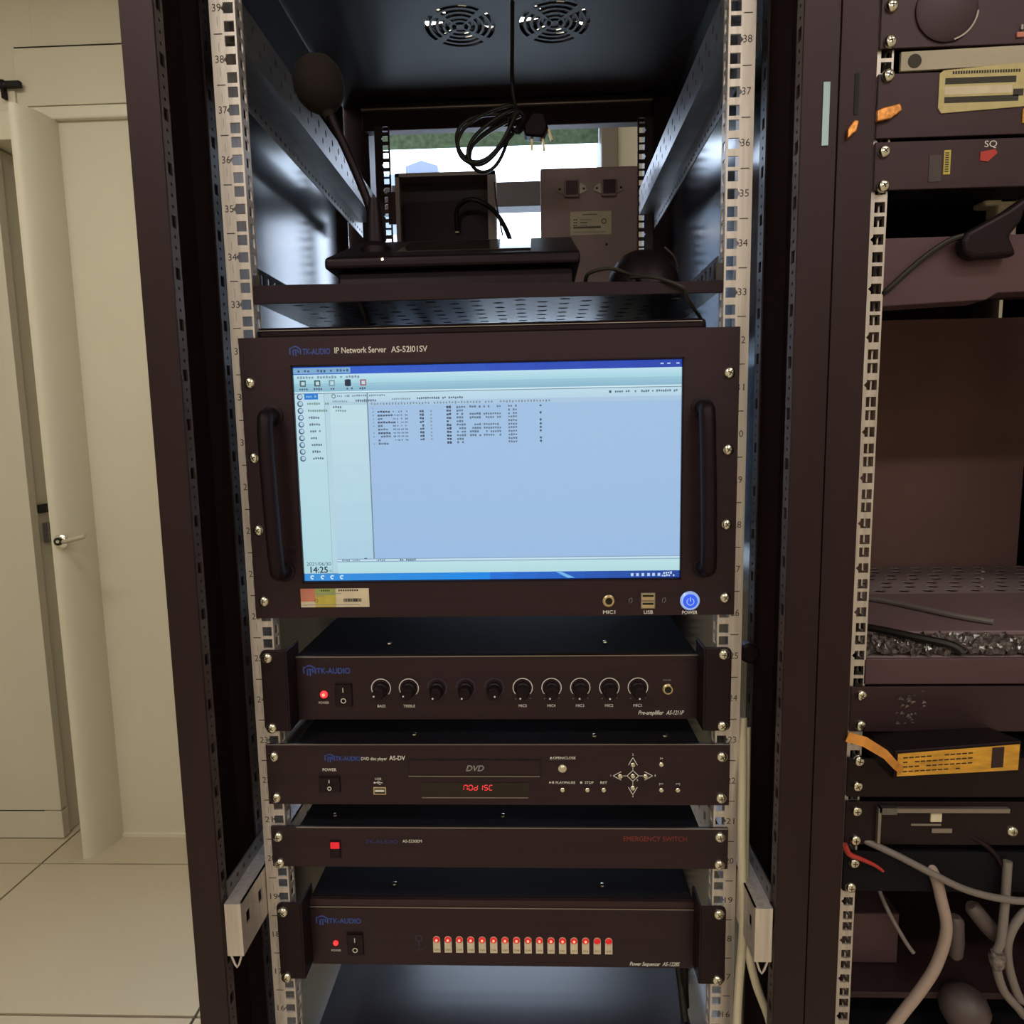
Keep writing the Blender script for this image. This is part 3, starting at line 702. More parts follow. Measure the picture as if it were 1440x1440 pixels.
# pre-amplifier
c = thing('pre_amplifier', 'black pre-amplifier with a row of ten round knobs below the screen', 'amplifier', (0, 180, 1112))
Y = 20
eared(c, 1110.5, 1198.3, 1113.5, 1183.5, 1184.5, 330)
screws(c, [(-232.5, 1190.3), (-232.5, 1114.8), (232.3, 1191.5), (232.3, 1116.4)], -3)
lid_screws(c, [(-120, 60), (120, 60), (0, 300)], 1184.5)
t = MB(); logo(t, -204, 1168, 11.5, Y-.15, 'print_blue', 'print_blue'); txt(t, 'TK-AUDIO', -190, 1167.8, 6.2, Y-.15, 'print_blue', width=36, bold=.15); part('brand_print', t, c)
lp = led(c, -183.5, 1141.6, Y, 'led_red', 4.0); t = MB(); t.lathe((-183.5, Y-2, 1141.6), (0, -1, 0), [(1.9, 0), (1.5, .8)], 12, 'led_core'); part('lamp_core', t, lp); rocker(c, -162, 1141.3, 17, 24, Y)
KX = [-121.7, -91.9, -61.6, -31.3, -1.0, 29.2, 59.6, 89.8, 120.3, 150.2]; KZ = 1146.8
t = MB()
for i, x in enumerate(KX):
    dim = i in (2, 3, 4); arc(t, x, KZ+1.5, 10.2, .95 if not dim else .7, -42, 222 if not dim else 180, Y-.15, 'print_dim_blue' if dim else 'print_white', 36)
    if not dim:
        txt(t, ('BASS', 'TREBLE', '', '', '', 'MIC5', 'MIC4', 'MIC3', 'MIC2', 'MIC1')[i], x-.3, 1128.5, 2.9, Y-.15, 'print_white', width=(8.5 if i != 1 else 12.5), align='c', bold=.06)
        if i > 4: strip(t, [(x-8, KZ-10.6), (x-7, KZ-10.6)], 1, Y-.15, 'print_grey'); strip(t, [(x+7.5, KZ-10.2), (x+8.3, KZ-10.2)], .9, Y-.15, 'print_grey')
txt(t, 'POWER', -184, 1132.4, 2.7, Y-.15, 'print_white', width=11, align='c'); txt(t, 'PHONE', 180.5, 1156, 1.8, Y-.15, 'print_grey', width=8, align='c')
txt(t, 'Pre-amplifier', 150.6, 1120.6, 4.6, Y-.15, 'print_white', width=26, shear=.25, bold=.1); txt(t, 'AS-1211P', 180, 1120.6, 4.6, Y-.15, 'print_white', width=17.5, shear=.25, bold=.1)
prints('lettering', t, c)
t = MB(); t.lathe((0, 0, 0), (0, -1, 0), [(8.2, 0), (8.0, 4), (6.6, 5), (6.3, 14.5), (5.5, 15.3), (4.6, 15.0)], 28, 'plastic_black'); KM = mesh_of('knob', t, smooth=True)
t = MB(); t.lathe((0, 0, 0), (0, -1, 0), [(.95, 0), (.95, .5)], 12, 'print_white'); DM = mesh_of('pointer_dot', t)
for i, x in enumerate(KX):
    k = inst('knob', KM, c, (x, Y, KZ))
    off = ((-4.4, -1.6), (-3.2, -1.6), (-5.6, -8.4), (-5.4, -8.4), (1.4, -2.2), (-4.4, -8.2), (-3.6, -8.2), (-2.9, -8.2), (-1.5, -8.2), (-.6, -8.4))[i]
    rr = math.hypot(*off); sc = min(1, 4.9/rr)
    inst('pointer_dot', DM, k, (x+off[0]*sc, Y-15.3, KZ+off[1]*sc))
t = MB(); t.lathe((181.3, Y, 1146), (0, -1, 0), [(6, 0), (6, 1.2), (4.9, 2.2), (3.7, 2.2), (3.5, .4)], 24, 'gold_metal'); t.lathe((181.3, Y-.2, 1146), (0, -1, 0), [(3.6, 0), (3.5, .3)], 18, 'dark_gap'); part('phone_jack', t, c, smooth=True)

# ================================================================== DVD player
c = thing('dvd_player', 'black disc player with a tray, red display and arrow buttons', 'dvd player', (0, 150, 1031))
F = -3.5
t = MB(); t.box(-240.5, 240.5, F, 0, 1030.6, 1096.6, 'brushed_panel'); t.box(-240, 240, F-.2, F+1, 1096, 1096.7, 'edge_grey'); part('front_panel', t, c)
t = MB(); t.box(-213, 213, .5, 285, 1032, 1092, 'chassis_black'); part('chassis', t, c, bevel=1)
lid_screws(c, [(-90, 30), (105, 26), (180, 26)], 1092)
screws(c, [(-232.3, 1083.8), (-232.3, 1038.2), (232.2, 1083.8), (232.2, 1039)], F)
t = MB(); logo(t, -178, 1081.6, 9, F-.15, 'print_blue', 'print_blue'); txt(t, 'TK-AUDIO', -167, 1081.4, 5, F-.15, 'print_blue', width=26, bold=.1); part('brand_print', t, c)
t = MB(); P = 'print_white'
txt(t, 'DVD disc player', -139.8, 1081.2, 3.5, F-.15, P, width=27, bold=.06); txt(t, 'AS-DV', -110.4, 1082, 4.8, F-.15, P, width=16.5, bold=.12)
txt(t, 'POWER', -174, 1069, 3.2, F-.15, P, width=14.5, align='c', bold=.08); txt(t, 'USB', -123, 1059, 2.4, F-.15, P, width=6.5, align='c')
strip(t, [(-127, 1054.6), (-118.5, 1054.6)], .7, F-.15, P); strip(t, [(-125, 1054.6), (-123, 1056.4), (-121, 1056.4)], .6, F-.15, P); strip(t, [(-124, 1054.6), (-122, 1052.8), (-120.5, 1052.8)], .6, F-.15, P); arc(t, -127, 1054.6, .7, .7, 0, 360, F-.16, P, 10)
for s_, x, z, wd in (('OPEN/CLOSE', 71.5, 1082.1, 23), ('PLAY/PAUSE', 72.5, 1055.2, 20), ('STOP', 97, 1055.2, 9), ('RET', 112, 1055.2, 7)): txt(t, s_, x, z, 2.7, F-.15, P, width=wd, align='c', bold=.06)
t.add([(56.5, F-.15, 1081.6), (59.3, F-.15, 1081.6), (57.9, F-.15, 1083.6)], [(0, 1, 2)], P); rect(t, 56.5, 59.3, 1080.7, 1081.2, F-.15, P)
t.add([(55.8, F-.15, 1053.9), (55.8, F-.15, 1056.5), (57.8, F-.15, 1055.2)], [(0, 1, 2)], P)
for x in (58.4, 59.8): rect(t, x, x+.8, 1053.9, 1056.5, F-.15, P)
rect(t, 87.6, 89.8, 1054, 1056.4, F-.15, P)
for s_, x, z in (('3+', 171, 1081.6), ('|<<', 171, 1054), ('>>|', 188, 1054), ('2', 141.9, 1085.8), ('4', 141.9, 1040.2), ('1', 119.2, 1063), ('3', 164.6, 1063), ('5', 146.5, 1058)): txt(t, s_, x, z, 2.2, F-.15, P, align='c', bold=.05)
def chev(x, z, dx, dz):
    s = 4.6; px, pz = -dz, dx
    strip(t, [(x+px*s-dx*s*.6, z+pz*s-dz*s*.6), (x+dx*s*1.2, z+dz*s*1.2), (x-px*s-dx*s*.6, z-pz*s-dz*s*.6)], .7, F-.15, 'print_white')
chev(141.9, 1077, 0, 1); chev(141.9, 1047.5, 0, -1); chev(127.2, 1062.6, -1, 0); chev(156.6, 1062.6, 1, 0)
strip(t, [(141.9, 1068.5), (136, 1062.6), (141.9, 1056.7), (147.8, 1062.6), (141.9, 1068.5)], .7, F-.15, P)
for a, b in (((141.9, 1068.5), (141.9, 1072)), ((141.9, 1056.7), (141.9, 1052)), ((136, 1062.6), (131.5, 1062.6)), ((147.8, 1062.6), (152.3, 1062.6))): strip(t, [a, b], .5, F-.15, P)
prints('lettering', t, c)
rocker(c, -174.2, 1053.4, 21, 16, F)
t = MB(); t.box(-128.6, -115, F-.8, F, 1041.6, 1050, 'gold_metal'); us = part('usb_port', t, c, bevel=.5)
t = MB(); t.box(-127.2, -116.4, F-1.1, F-.7, 1043, 1048.6, 'dark_gap'); t.box(-126.6, -117, F-1.4, F-1, 1045, 1047.4, 'print_white'); part('socket', t, us)
t = MB(); t.box(-90.8, 48, F-.15, F, 1062.6, 1081.4, 'dark_gap'); t.box(-88.8, 46.2, F-1.2, F-.1, 1064, 1079.8, 'brushed_panel'); t.box(-90.8, 46, F-.9, F, 1061.6, 1062.5, 'edge_grey'); tr = part('disc_tray', t, c)
t = MB(); txt(t, 'DVD', -21.5, 1071.4, 6.2, F-1.4, 'print_grey', width=17.5, align='c', shear=.3, bold=.2); part('tray_print', t, tr)
t = MB(); t.box(-78.6, 35, F-.5, F, 1039, 1055, 'display_glass'); t.box(-77.5, 33.6, F-.8, F, 1038, 1038.9, 'edge_grey'); dp = part('display_window', t, c)
t = MB()
def seg7(s_, x0, z0, w, h, gap):
    SEG = {'n': 'abcef', 'o': 'abcdef', 'd': 'bcdeg', 'i': 'bc', 'S': 'acdfg', 'C': 'adef'}
    L = dict(a=((0, 1), (1, 1)), b=((1, 1), (1, .5)), c=((1, .5), (1, 0)), d=((0, 0), (1, 0)), e=((0, 0), (0, .5)), f=((0, .5), (0, 1)), g=((0, .5), (1, .5)))
    for i, ch in enumerate(s_):
        for q in SEG.get(ch, ''):
            (a, b), (c_, d_) = L[q]; x = x0+i*gap+.08*0
            f = .12
            p0 = (x+w*(a+(c_-a)*f)+b*h*.10, z0+h*(b+(d_-b)*f)); p1 = (x+w*(a+(c_-a)*(1-f))+d_*h*.10, z0+h*(b+(d_-b)*(1-f)))
            strip(t, [p0, p1], .75, F-.7, 'display_red')
seg7('nodiSC', -33.5, 1047, 3.6, 5.4, 5.3); part('display_digits', t, dp, label='glowing red segment digits')
t = MB(); t.lathe((0, 0, 0), (0, -1, 0), [(2.5, 0), (2.5, 1.2), (1.9, 1.8)], 18, 'screw_steel'); B1 = mesh_of('button', t, smooth=True)
t = MB(); t.lathe((0, 0, 0), (0, -1, 0), [(4.3, 0), (4.3, .8), (3.6, .9), (3.6, 2.2), (2.8, 2.8)], 22, 'screw_steel'); B2 = mesh_of('button', t, smooth=True)
inst('button', B2, c, (69.5, F, 1070.6))
for (x, z) in ((69.4, 1047.3), (95.1, 1047.3), (111.9, 1047.3), (141.9, 1074.8), (141.9, 1062.6), (141.9, 1049.6), (129, 1062.4), (154.8, 1062.4), (170.8, 1075.2), (171.1, 1047.4), (187.9, 1047.4)): inst('button', B1, c, (x, F, z))

# ================================================================== emergency switch unit
c = thing('emergency_switch_unit', 'slim one-unit black panel with red EMERGENCY SWITCH lettering', 'audio unit', (0, 130, 960))
t = MB(); t.box(-240.5, 240.5, F, 0, 959.8, 1004.6, 'brushed_panel'); t.box(-213, 240, F-.2, F+1, 1003.8, 1004.7, 'edge_grey'); part('front_panel', t, c)
t = MB(); t.box(-213, 213, .5, 250, 961, 1001, 'chassis_black'); part('chassis', t, c, bevel=1)
lid_screws(c, [(-180, 25), (5, 25)], 1001)
screws(c, [(-233, 994), (-233, 964), (232, 996), (232, 965.2)], F)
t = MB(); txt(t, 'TK-AUDIO', -140, 988.6, 4.4, F-.15, 'print_navy', width=35, bold=.1); part('brand_print', t, c)
t = MB(); txt(t, 'AS-5230EM', -100, 989.4, 3.2, F-.15, 'print_white', width=20.5, bold=.05); txt(t, 'EMERGENCY SWITCH', 132.5, 993.2, 5.4, F-.15, 'print_red', width=65.5); prints('lettering', t, c)
t = MB(); t.box(-178, -166, F-1, F, 970, 990, 'plastic_black'); r = part('rocker_switch', t, c, bevel=.5)
t = MB(); t.box(-176.8, -167.2, F-2.6, F-.9, 981.5, 988.5, 'switch_red'); part('lit_rocker', t, r, bevel=.6, label='red glowing rocker half')
t = MB(); t.box(-176.8, -167.2, F-1.8, F-.9, 971.5, 981, 'ear_panel'); part('rocker', t, r, bevel=.5)

# ================================================================== power sequencer
c = thing('power_sequencer', 'black power sequencer with sixteen small red channel lamps, lowest of the units', 'audio unit', (0, 110, 824))
eared(c, 826.5, 916.3, 825.5, 896, 905.5, 172)
t = MB(); t.prism([(0, 0), (0, 8), (6, 9.4), (6, 0)], (-212, 20.5, 896.2), (0, 1, 0), (0, 0, 1), (424, 0, 0), 'brown_panel'); part('front_slope', t, c)
screws(c, [(-233, 906.8), (-233.5, 829.5), (232.6, 908.6), (232.6, 832.6)], -3)
lid_screws(c, [(-122, 45), (115, 45)], 905.5)
t = MB(); logo(t, -205.5, 878.6, 11.5, Y-.15, 'print_blue', 'print_blue'); txt(t, 'TK-AUDIO', -191.5, 878.6, 6.0, Y-.15, 'print_blue', width=36, bold=.15); part('brand_print', t, c)
led(c, -185, 851.6, Y, 'led_red', 2.8); rocker(c, -162.8, 851, 17, 25, Y)
t = MB(); txt(t, 'POWER', -185, 842.4, 2.7, Y-.15, 'print_white', width=11, align='c')
txt(t, 'Power Sequencer', 142.6, 830.2, 4.6, Y-.15, 'print_white', width=33, shear=.25, bold=.1); txt(t, 'AS-1228S', 178.5, 830.2, 4.6, Y-.15, 'print_white', width=18, shear=.25, bold=.1)
arc(t, -91.2, 858, 3.6, .7, 0, 360, Y-.15, 'print_dim_blue', 22); strip(t, [(-91.2, 854.4), (-91.2, 848)], .7, Y-.15, 'print_dim_blue'); txt(t, 'LOCK', -91.2, 844.6, 2, Y-.15, 'print_dim_blue', align='c')
prints('lettering', t, c)
for i in range(16):
    x = -71.4+i*12.727; z = 857.2
    t = MB(); t.box(x-4, x+4, Y-.35, Y+.2, 841.4, z, 'label_cream'); t.lathe((x, Y+.2, z), (0, -1, 0), [(4, 0), (4, .55)], 20, 'label_cream'); txt(t, 'CH%d' % (i+1), x, 845, 2.3, Y-.5, 'print_dark', align='c', width=5.4)
    p = part('channel_plate', t, c)
    t = MB(); t.lathe((x, Y-.3, z), (0, -1, 0), [(3.5, 0), (3.5, .8), (2.4, 1.5)], 16, 'led_dim'); t.lathe((x, Y-1.6, z), (0, -1, 0), [(1.5, 0), (1.2, .9)], 12, 'led_core' if i < 14 else 'led_dim'); part('channel_lamp', t, p, smooth=True)

# ================================================================== unit with a glossy lid under the sequencer
c = thing('glossy_rack_unit', 'black rack unit with a glossy lid under the power sequencer', 'audio unit', (0, 200, 600))
t = MB(); t.box(-218, 218, 4, 420, 602, 727, 'black_paint'); part('chassis', t, c, bevel=1)
t = MB(); t.box(-240.5, 240.5, -3.5, 0, 600, 728, 'brushed_panel'); part('front_panel', t, c)
screws(c, [(-232.5, 706), (232.5, 706), (-232.5, 622), (232.5, 622)], -3.5)

# ================================================================== perforated shelf with what lies on it
c = thing('rack_shelf', 'black perforated rack shelf above the screen', 'shelf', (0, 150, 1543))
cells = []
nx, ny = 18, 22
for i in range(nx):
    for j in range(ny):
        x0 = -198+i*22; y0 = 3+j*25+(12.5 if i % 2 else 0)
        cells.append((x0, x0+22, y0, y0+25, [ngon(x0+11, y0+12.5, 5.6, 3.4, 8)]))
    if i % 2: cells.append((-198+i*22, -176+i*22, 3, 15.5, []))
    else: cells.append((-198+i*22, -176+i*22, 3+ny*25, 15.5+ny*25, []))
t = MB(); t.plate((0, 0, 1545), (1, 0, 0), (0, 1, 0), (0, 0, 1.6), cells, 'black_paint')
t.box(-222, -198, 3, 565, 1545, 1546.6, 'black_paint'); t.box(198, 222, 3, 565, 1545, 1546.6, 'black_paint'); part('perforated_tray', t, c)
t = MB(); t.prism([(-225, 1544.5), (225, 1544.5), (225, 1556), (190, 1555.5), (-60, 1560.5), (-180, 1562), (-225, 1562)], (0, 0, 0), (1, 0, 0), (0, 0, 1), (0, 2.5, 0), 'ear_panel'); t.box(-225, 225, -.3, 1, 1556, 1556.3, 'edge_grey') if False else None; part('front_lip', t, c, bevel=.5)
for sd in (-1, 1):
    t = MB(); cl = [(6+i*17, 23+i*17, 1546, 1579, [sq(14.5+i*17, 1570, 3.2, 4.6)]) for i in range(32)]
    t.plate((sd*221, 0, 0), (0, 1, 0), (0, 0, 1), (sd*1.6, 0, 0), cl, 'black_paint'); part('side_wall', t, c)
    t = MB(); a, b = sorted((sd*219, sd*225.5)); t.box(a, b, 2, 7, 1545, 1572, 'black_paint'); part('side_bracket', t, c)
# paging microphone console
c = thing('paging_console', 'black desk paging microphone with gooseneck and round foam windscreen', 'microphone', (-35, 120, 1546.6))
t = MB(); pr = [(40, 1547), (36, 1560), (40, 1582), (185, 1582), (185, 1547)]
t.prism(pr, (-153, 0, 0), (0, 1, 0), (0, 0, 1), (239, 0, 0), 'plastic_black'); part('base', t, c, bevel=3)
t = MB(); pr = [(28, 1582), (28, 1592), (34, 1595), (178, 1647), (190, 1647), (190, 1582)]
t.prism(pr, (-163, 0, 0), (0, 1, 0), (0, 0, 1), (256, 0, 0), 'plastic_black'); tp = part('sloped_top', t, c, bevel=3)
k = 52/144
t = MB(); t.prism([(60, 60*k+1595-34*k+.4), (160, 160*k+1595-34*k+.4), (160, 160*k+1595-34*k+1.2), (60, 60*k+1595-34*k+1.2)], (-96, 0, 0), (0, 1, 0), (0, 0, 1), (140, 0, 0), 'display_glass'); part('touch_display', t, tp)
t = MB(); t.lathe((-104, 30, 1590), (0, -1, .1), [(2, 0), (1.6, 2)], 12, 'screw_steel'); part('lamp', t, tp, smooth=True)
t = MB(); t.lathe((-124, 90, 1608), (0, 0, 1), [(17, 0), (17, 8), (11, 14), (8.5, 45), (6, 60)], 20, 'plastic_black'); part('gooseneck_socket', t, c, smooth=True)
t = MB(); t.tube([(-124, 90, 1640), (-131, 90, 1666), (-147, 88, 1708), (-166, 86, 1752), (-172, 85, 1766)], 4.6, 'plastic_black', 12); part('gooseneck', t, c, smooth=True)
t = MB(); t.lathe((-166.5, 86, 1750), (-.30, 0, 1), [(5.5, 0), (6, 6), (12, 9), (20, 16), (25, 26), (26.3, 36), (25, 46), (20, 55), (11, 61), (3, 63)], 28, 'foam_black'); part('foam_windscreen', t, c, smooth=True)
# mouse
c = thing('computer_mouse', 'black rounded computer mouse at the right end of the perforated shelf', 'mouse', (160, 70, 1546.6))
t = MB(); vs = []; fs = []; n, mm = 24, 10
for j in range(mm+1):
    ph = j/mm*PI/2
    for i in range(n):
        a = 2*PI*i/n; e = .85
        ca, sa = math.cos(a), math.sin(a)
        vs.append((160+39*math.copysign(abs(ca)**e, ca)*math.cos(ph)**.75, 75+58*math.copysign(abs(sa)**e, sa)*math.cos(ph)**.75, 1547+54*math.sin(ph)))
for j in range(mm):
    for i in range(n): fs.append((j*n+i, j*n+(i+1) % n, (j+1)*n+(i+1) % n, (j+1)*n+i))
fs.append(tuple(range(n-1, -1, -1))); t.add(vs, fs, 'plastic_black'); part('shell', t, c, smooth=True)
t = MB(); t.tube([(178, 40, 1597), (190, 52, 1590), (197, 66, 1580)], .8, 'edge_grey', 6); part('seam_highlight', t, c, smooth=True)  # pale tube drawn as the highlight along the right edge of the shell
t = MB(); t.tube([(150, 20, 1562), (136, 12, 1567), (118, 8, 1571), (100, 14, 1568), (97, 22, 1560)], 1.9, 'rubber_cable', 8)
t.tube([(140, 14, 1563), (160, 0, 1560), (186, -5, 1549), (192, 2, 1540), (205, 14, 1528), (212, 22, 1521)], 1.7, 'rubber_cable', 8); part('cord', t, c, smooth=True)
# keyboard lying on the server
c = thing('keyboard', 'thin black keyboard lying flat on top of the screen server', 'keyboard', (-8, 80, 1508.5))
t = MB(); t.box(-225, 211, -1, 140, 1509, 1522, 'plastic_black'); part('body', t, c, bevel=5, seg=3)
t = MB(); t.box(-222, 206, -2.2, 2, 1518.3, 1519, 'edge_grey'); part('front_highlight', t, c)  # pale strip draws the thin line of highlight on the front edge
t = MB(); t.box(-14, 14, 0, 11, 0, 5, 'plastic_black') if False else t.box(-8, 8, -8, 8, 0, 3.2, 'plastic_black'); km = mesh_of('key', t)
for r in range(6):
    for q in range(20): inst('key', km, c, (-204+q*20.5+(r % 3)*1.5, 36+r*18.5, 1520.5))
t = MB(); t.tube([(-125, 10, 1546), (-123, 20, 1535), (-121, 30, 1522)], 1.8, 'rubber_cable', 8); part('cord', t, c, smooth=True)

# ================================================================== hanging cord bundle with a plug
c = thing('coiled_power_cord', 'black power cord tied in a bundle and hanging from the fan panel', 'power cord', (5, 345, 1770))
t = MB(); t.tube([(22, 350, 2009), (21, 348, 1960), (20, 346, 1900), (24, 345, 1872)], 2.8, 'rubber_cable', 10); part('hanging_lead', t, c, smooth=True)
for k, (ox, oz, Lx, Wz, deg) in enumerate(((-14, 1832, 50, 24, 40), (-8, 1830, 47, 17, 46), (-20, 1836, 42, 27, 30), (-4, 1834, 52, 13, 36), (-12, 1828, 40, 20, 52))):
    t = MB(); a = math.radians(deg); pts = []
    for i in range(25):
        th = 2*PI*i/24; px = Lx*math.cos(th); pz = Wz*math.sin(th)*(1-.35*math.cos(th))
        pts.append((ox+px*math.cos(a)-pz*math.sin(a), 330+9*k+3*math.sin(2*th), oz+px*math.sin(a)+pz*math.cos(a)))
    t.tube(pts, 2.6, 'rubber_cable', 8, 2); part('loop', t, c, smooth=True)
t = MB(); t.tube([(18, 330, 1848), (30, 328, 1856), (36, 336, 1846), (28, 350, 1838), (16, 345, 1844), (18, 330, 1850)], 3.2, 'rubber_cable', 8, 4); t.tube([(-8, 350, 1772), (-6, 352, 1745), (2, 356, 1700)], 1.2, 'rubber_cable', 6); part('tie', t, c, smooth=True)
t = MB(); t.prism([(0, 0), (10, -3), (26, -6), (34, 6), (32, 26), (14, 30), (0, 14)], (36, 328, 1826), (1, 0, .1), (-.1, 0, 1), (0, 22, 0), 'plastic_black'); pg = part('plug', t, c, bevel=4, seg=3)
for (x, z, rz) in ((45, 1822, -.3), (60, 1822, .2), (68, 1834, .8)):
    t = MB(); t.prism([(0, 0), (3, 0), (4, -16), (1, -16)], (x, 336, z+2), (1, 0, rz*.3), (-rz*.3, 0, 1), (0, 6, 0), 'gold_metal'); part('prong', t, pg)

# ================================================================== boxes on the rear rails
c = thing('open_metal_box', 'open-fronted dark metal box with pale rim at the left behind the paging console', 'metal box', (-98, 520, 1720.5))
t = MB()
x0, x1, z0, z1, y0, y1 = -180.6, -14.6, 1720.5, 1842, 500, 540
t.box(x0, x1, y1-2, y1, z0, z1, 'box_inside'); t.box(x0, x0+3, y0, y1, z0, z1, 'box_rim'); t.box(x1-3, x1, y0, y1, z0, z1, 'box_rim'); t.box(x0, x1, y0, y1, z1-3, z1, 'box_rim'); t.box(x0, x1, y0, y1, z0, z0+3, 'box_rim'); part('shell', t, c)
t = MB()
for (a, b, e, f) in ((x0, x0+7, z0, z1), (x1-13, x1, z0, z1), (x0, x1, z1-6, z1), (x0, x1, z0, z0+8)): t.box(a, b, y0-1.5, y0, e, f, 'box_rim')
part('rim', t, c)
t = MB(); t.box(x0+8, x1-14, y0+22, y0+24, z0+8, z1-38, 'plastic_black'); t.box(-84, -78, y0+14, y0+22, 1750, 1759, 'edge_grey'); part('inner_plate', t, c)
t = MB(); t.box(x0-13, x0, 501, 504, 1763, 1814, 'frame_paint'); part('side_tab', t, c)
t = MB(); t.tube([(-81, 514, 1754), (-79, 500, 1783), (-58, 488, 1794), (-31, 484, 1785), (-9, 474, 1762), (9, 456, 1722), (14, 440, 1680), (14, 430, 1560)], 3.8, 'rubber_cable', 10); part('cable', t, c, smooth=True)
mb = MB(); mb.box(-182, -14, 495, 545, 1546.8, 1720.3, 'plastic_black'); solo('black_case', mb, 'plain black case under the open metal box on the shelf', 'case', bevel=3)
c = thing('grey_power_box', 'grey-brown metal power box with two sockets and a paper label', 'metal box', (139, 520, 1546.8))
t = MB(); t.box(59.5, 218.4, 500, 540, 1546.8, 1843, 'grey_box'); part('shell', t, c, bevel=2)
for i, x in enumerate((110.4, 171.1)):
    t = MB(); t.box(x-12.5, x+12.5, 493, 500, 1795, 1822.5, 'grey_box'); k = part('socket', t, c, bevel=2.2)
    t = MB(); t.box(x-10, x+10, 492, 494, 1798.5, 1820, 'brown_panel'); part('insert', t, k)
    for s_ in (-1, 1):
        t = MB(); t.prism([(x+s_*12.5, 1800), (x+s_*24, 1805.5), (x+s_*24, 1812.5), (x+s_*12.5, 1818)], (0, 497.8, 0), (1, 0, 0), (0, 0, 1), (0, 2, 0), 'box_rim' if (i, s_) in ((0, -1), (1, 1)) else 'edge_grey'); t.lathe((x+s_*19.6, 497.7, 1809), (0, -1, 0), [(2, 0), (1.5, 1)], 10, 'dark_gap'); part('socket_flange', t, k)
t = MB(); t.box(107.7, 175.1, 499, 500, 1736.3, 1773.4, 'label_cream'); lb = part('paper_label', t, c)
t = MB(); yy = 498.8
for i in range(14): rect(t, 128+i*1.7, 129.2+i*1.7, 1767.5, 1769.3, yy, 'print_dark')
for r in range(3):
    for i in range(2): rect(t, 113+i*3.6, 115.2+i*3.6, 1759.6-r*4.5, 1761.6-r*4.5, yy, 'print_dark')
    for i in range(8 if r == 0 else 5): rect(t, 124.6+i*2.3, 126.3+i*2.3, 1759.6-r*4.5, 1761.4-r*4.5, yy, 'print_dark' if r == 1 else 'print_grey')
for i in range(21): rect(t, 113+i*2.15, 114.7+i*2.15, 1746.6, 1749.8, yy, 'print_dark')
for i in range(26): rect(t, 113+i*2.05, 114.4+i*2.05, 1740, 1741.6, yy, 'print_grey')
arc(t, 163, 1757.3, 3.6, 1.5, 0, 360, yy, 'print_red', 20); part('label_print', t, lb)
t = MB(); t.lathe((167.5, 500, 1720.7), (0, -1, 0), [(2.2, -1), (2.2, .3)], 10, 'dark_gap'); part('screw_hole', t, c)

# ================================================================== cables beside the right rail, small knob
for i, (lab, pts) in enumerate((('cream cable running straight down the right mounting rail', [(256, 8, 1120), (253, -6, 1060), (251, -14, 1010), (251.5, -18, 960), (253, -20, 905), (250.5, -20, 850), (249, -20, 796), (248, -20, 700), (250, -14, 560), (262, 20, 300), (262, 60, 92)]),
                                ('cream cable bending away to the right from the mounting rail', [(260, 8, 1110), (257, -4, 1050), (255.5, -10, 990), (255.5, -14, 940), (257.5, -18, 890), (267, -21, 845), (283, -22, 798), (292, -30, 740), (292, -40, 560), (284, -40, 300), (282, -40, 92)]))):
    mb = MB(); mb.tube(pts, 4.4, 'cream_cable', 12); solo('cream_cable', mb, lab, 'cable', smooth=True)
mb = MB(); mb.lathe((262, 22, 1188), (0, -1, 0), [(5, -14), (5, 0), (10.5, 2), (10.5, 12), (8, 14)], 18, 'plastic_black'); solo('clamp_knob', mb, 'small black clamp knob beside the right rail under the screen', 'knob', smooth=True)
for i, pts in enumerate(([(205, 30, 905), (208, 45, 840), (212, 60, 780), (216, 70, 733)], [(196, 90, 900), (200, 80, 840), (207, 72, 790), (211, 50, 733)])):
    mb = MB(); mb.tube(pts, 4.5, 'rubber_cable', 10); solo('black_cable', mb, ('black cable hanging under the right end of the sequencer, nearer one', 'black cable hanging under the right end of the sequencer, farther one')[i], 'cable', smooth=True)

# ================================================================== contents of the right-hand rack
CX = 600
def unit(name, label, z0, z1, depth, pm='brown_panel', y=-3.5, cat='rack unit', x0=CX-240.5, x1=CX+240.5, scr_=()):
    c = thing(name, label, cat, (CX, 150, z0))
    t = MB(); t.box(x0, x1, y, 0, z0, z1, pm); part('front_panel', t, c, bevel=.6)
    t = MB(); t.box(CX-213, CX+213, .5, depth, z0+1.5, z1-2, 'chassis_black'); part('chassis', t, c)
    screws(c, scr_, y); return c
c = unit('brown_rack_unit', 'brown blank unit at the top of the right rack with a round cover', 1752, 1839, 300, scr_=[(368, 1787), (368, 1757.5), (832, 1787)])
t = MB(); t.lathe((416, -3.5, 1782), (0, -1, 0), [(27, 0), (27, 1.6), (24, 2.4)], 30, 'brown_panel'); arc(t, 416, 1782, 26.4, 1.4, -75, -5, -6.2, 'edge_grey', 16); part('round_cover', t, c, smooth=True)
t = MB(); t.box(478, 484, -5, -3.5, 1757, 1761, 'label_pink'); t.box(481, 483, -5, -3.5, 1763, 1767, 'edge_grey'); part('small_lamp', t, c)
mb = MB(); mb.prism([(379, 1733), (840, 1742), (840, 1757), (379, 1749)], (0, -3, 0), (1, 0, 0), (0, 0, 1), (0, 3, 0), 'beige_bar'); c = solo('beige_bar', mb, 'beige metal bar across the top of the right rack', 'metal bar')
t = MB(); t.lathe((391, -3, 1741), (0, -1, 0), [(6.0, 0), (6.0, .4)], 16, 'print_dark'); part('bar_hole', t, c)
c = unit('labelled_rack_unit', 'brown rack unit carrying a yellow framed label', 1676, 1731, 300, scr_=[(367.5, 1729), (832, 1722)])
t = MB(); yy = -3.5
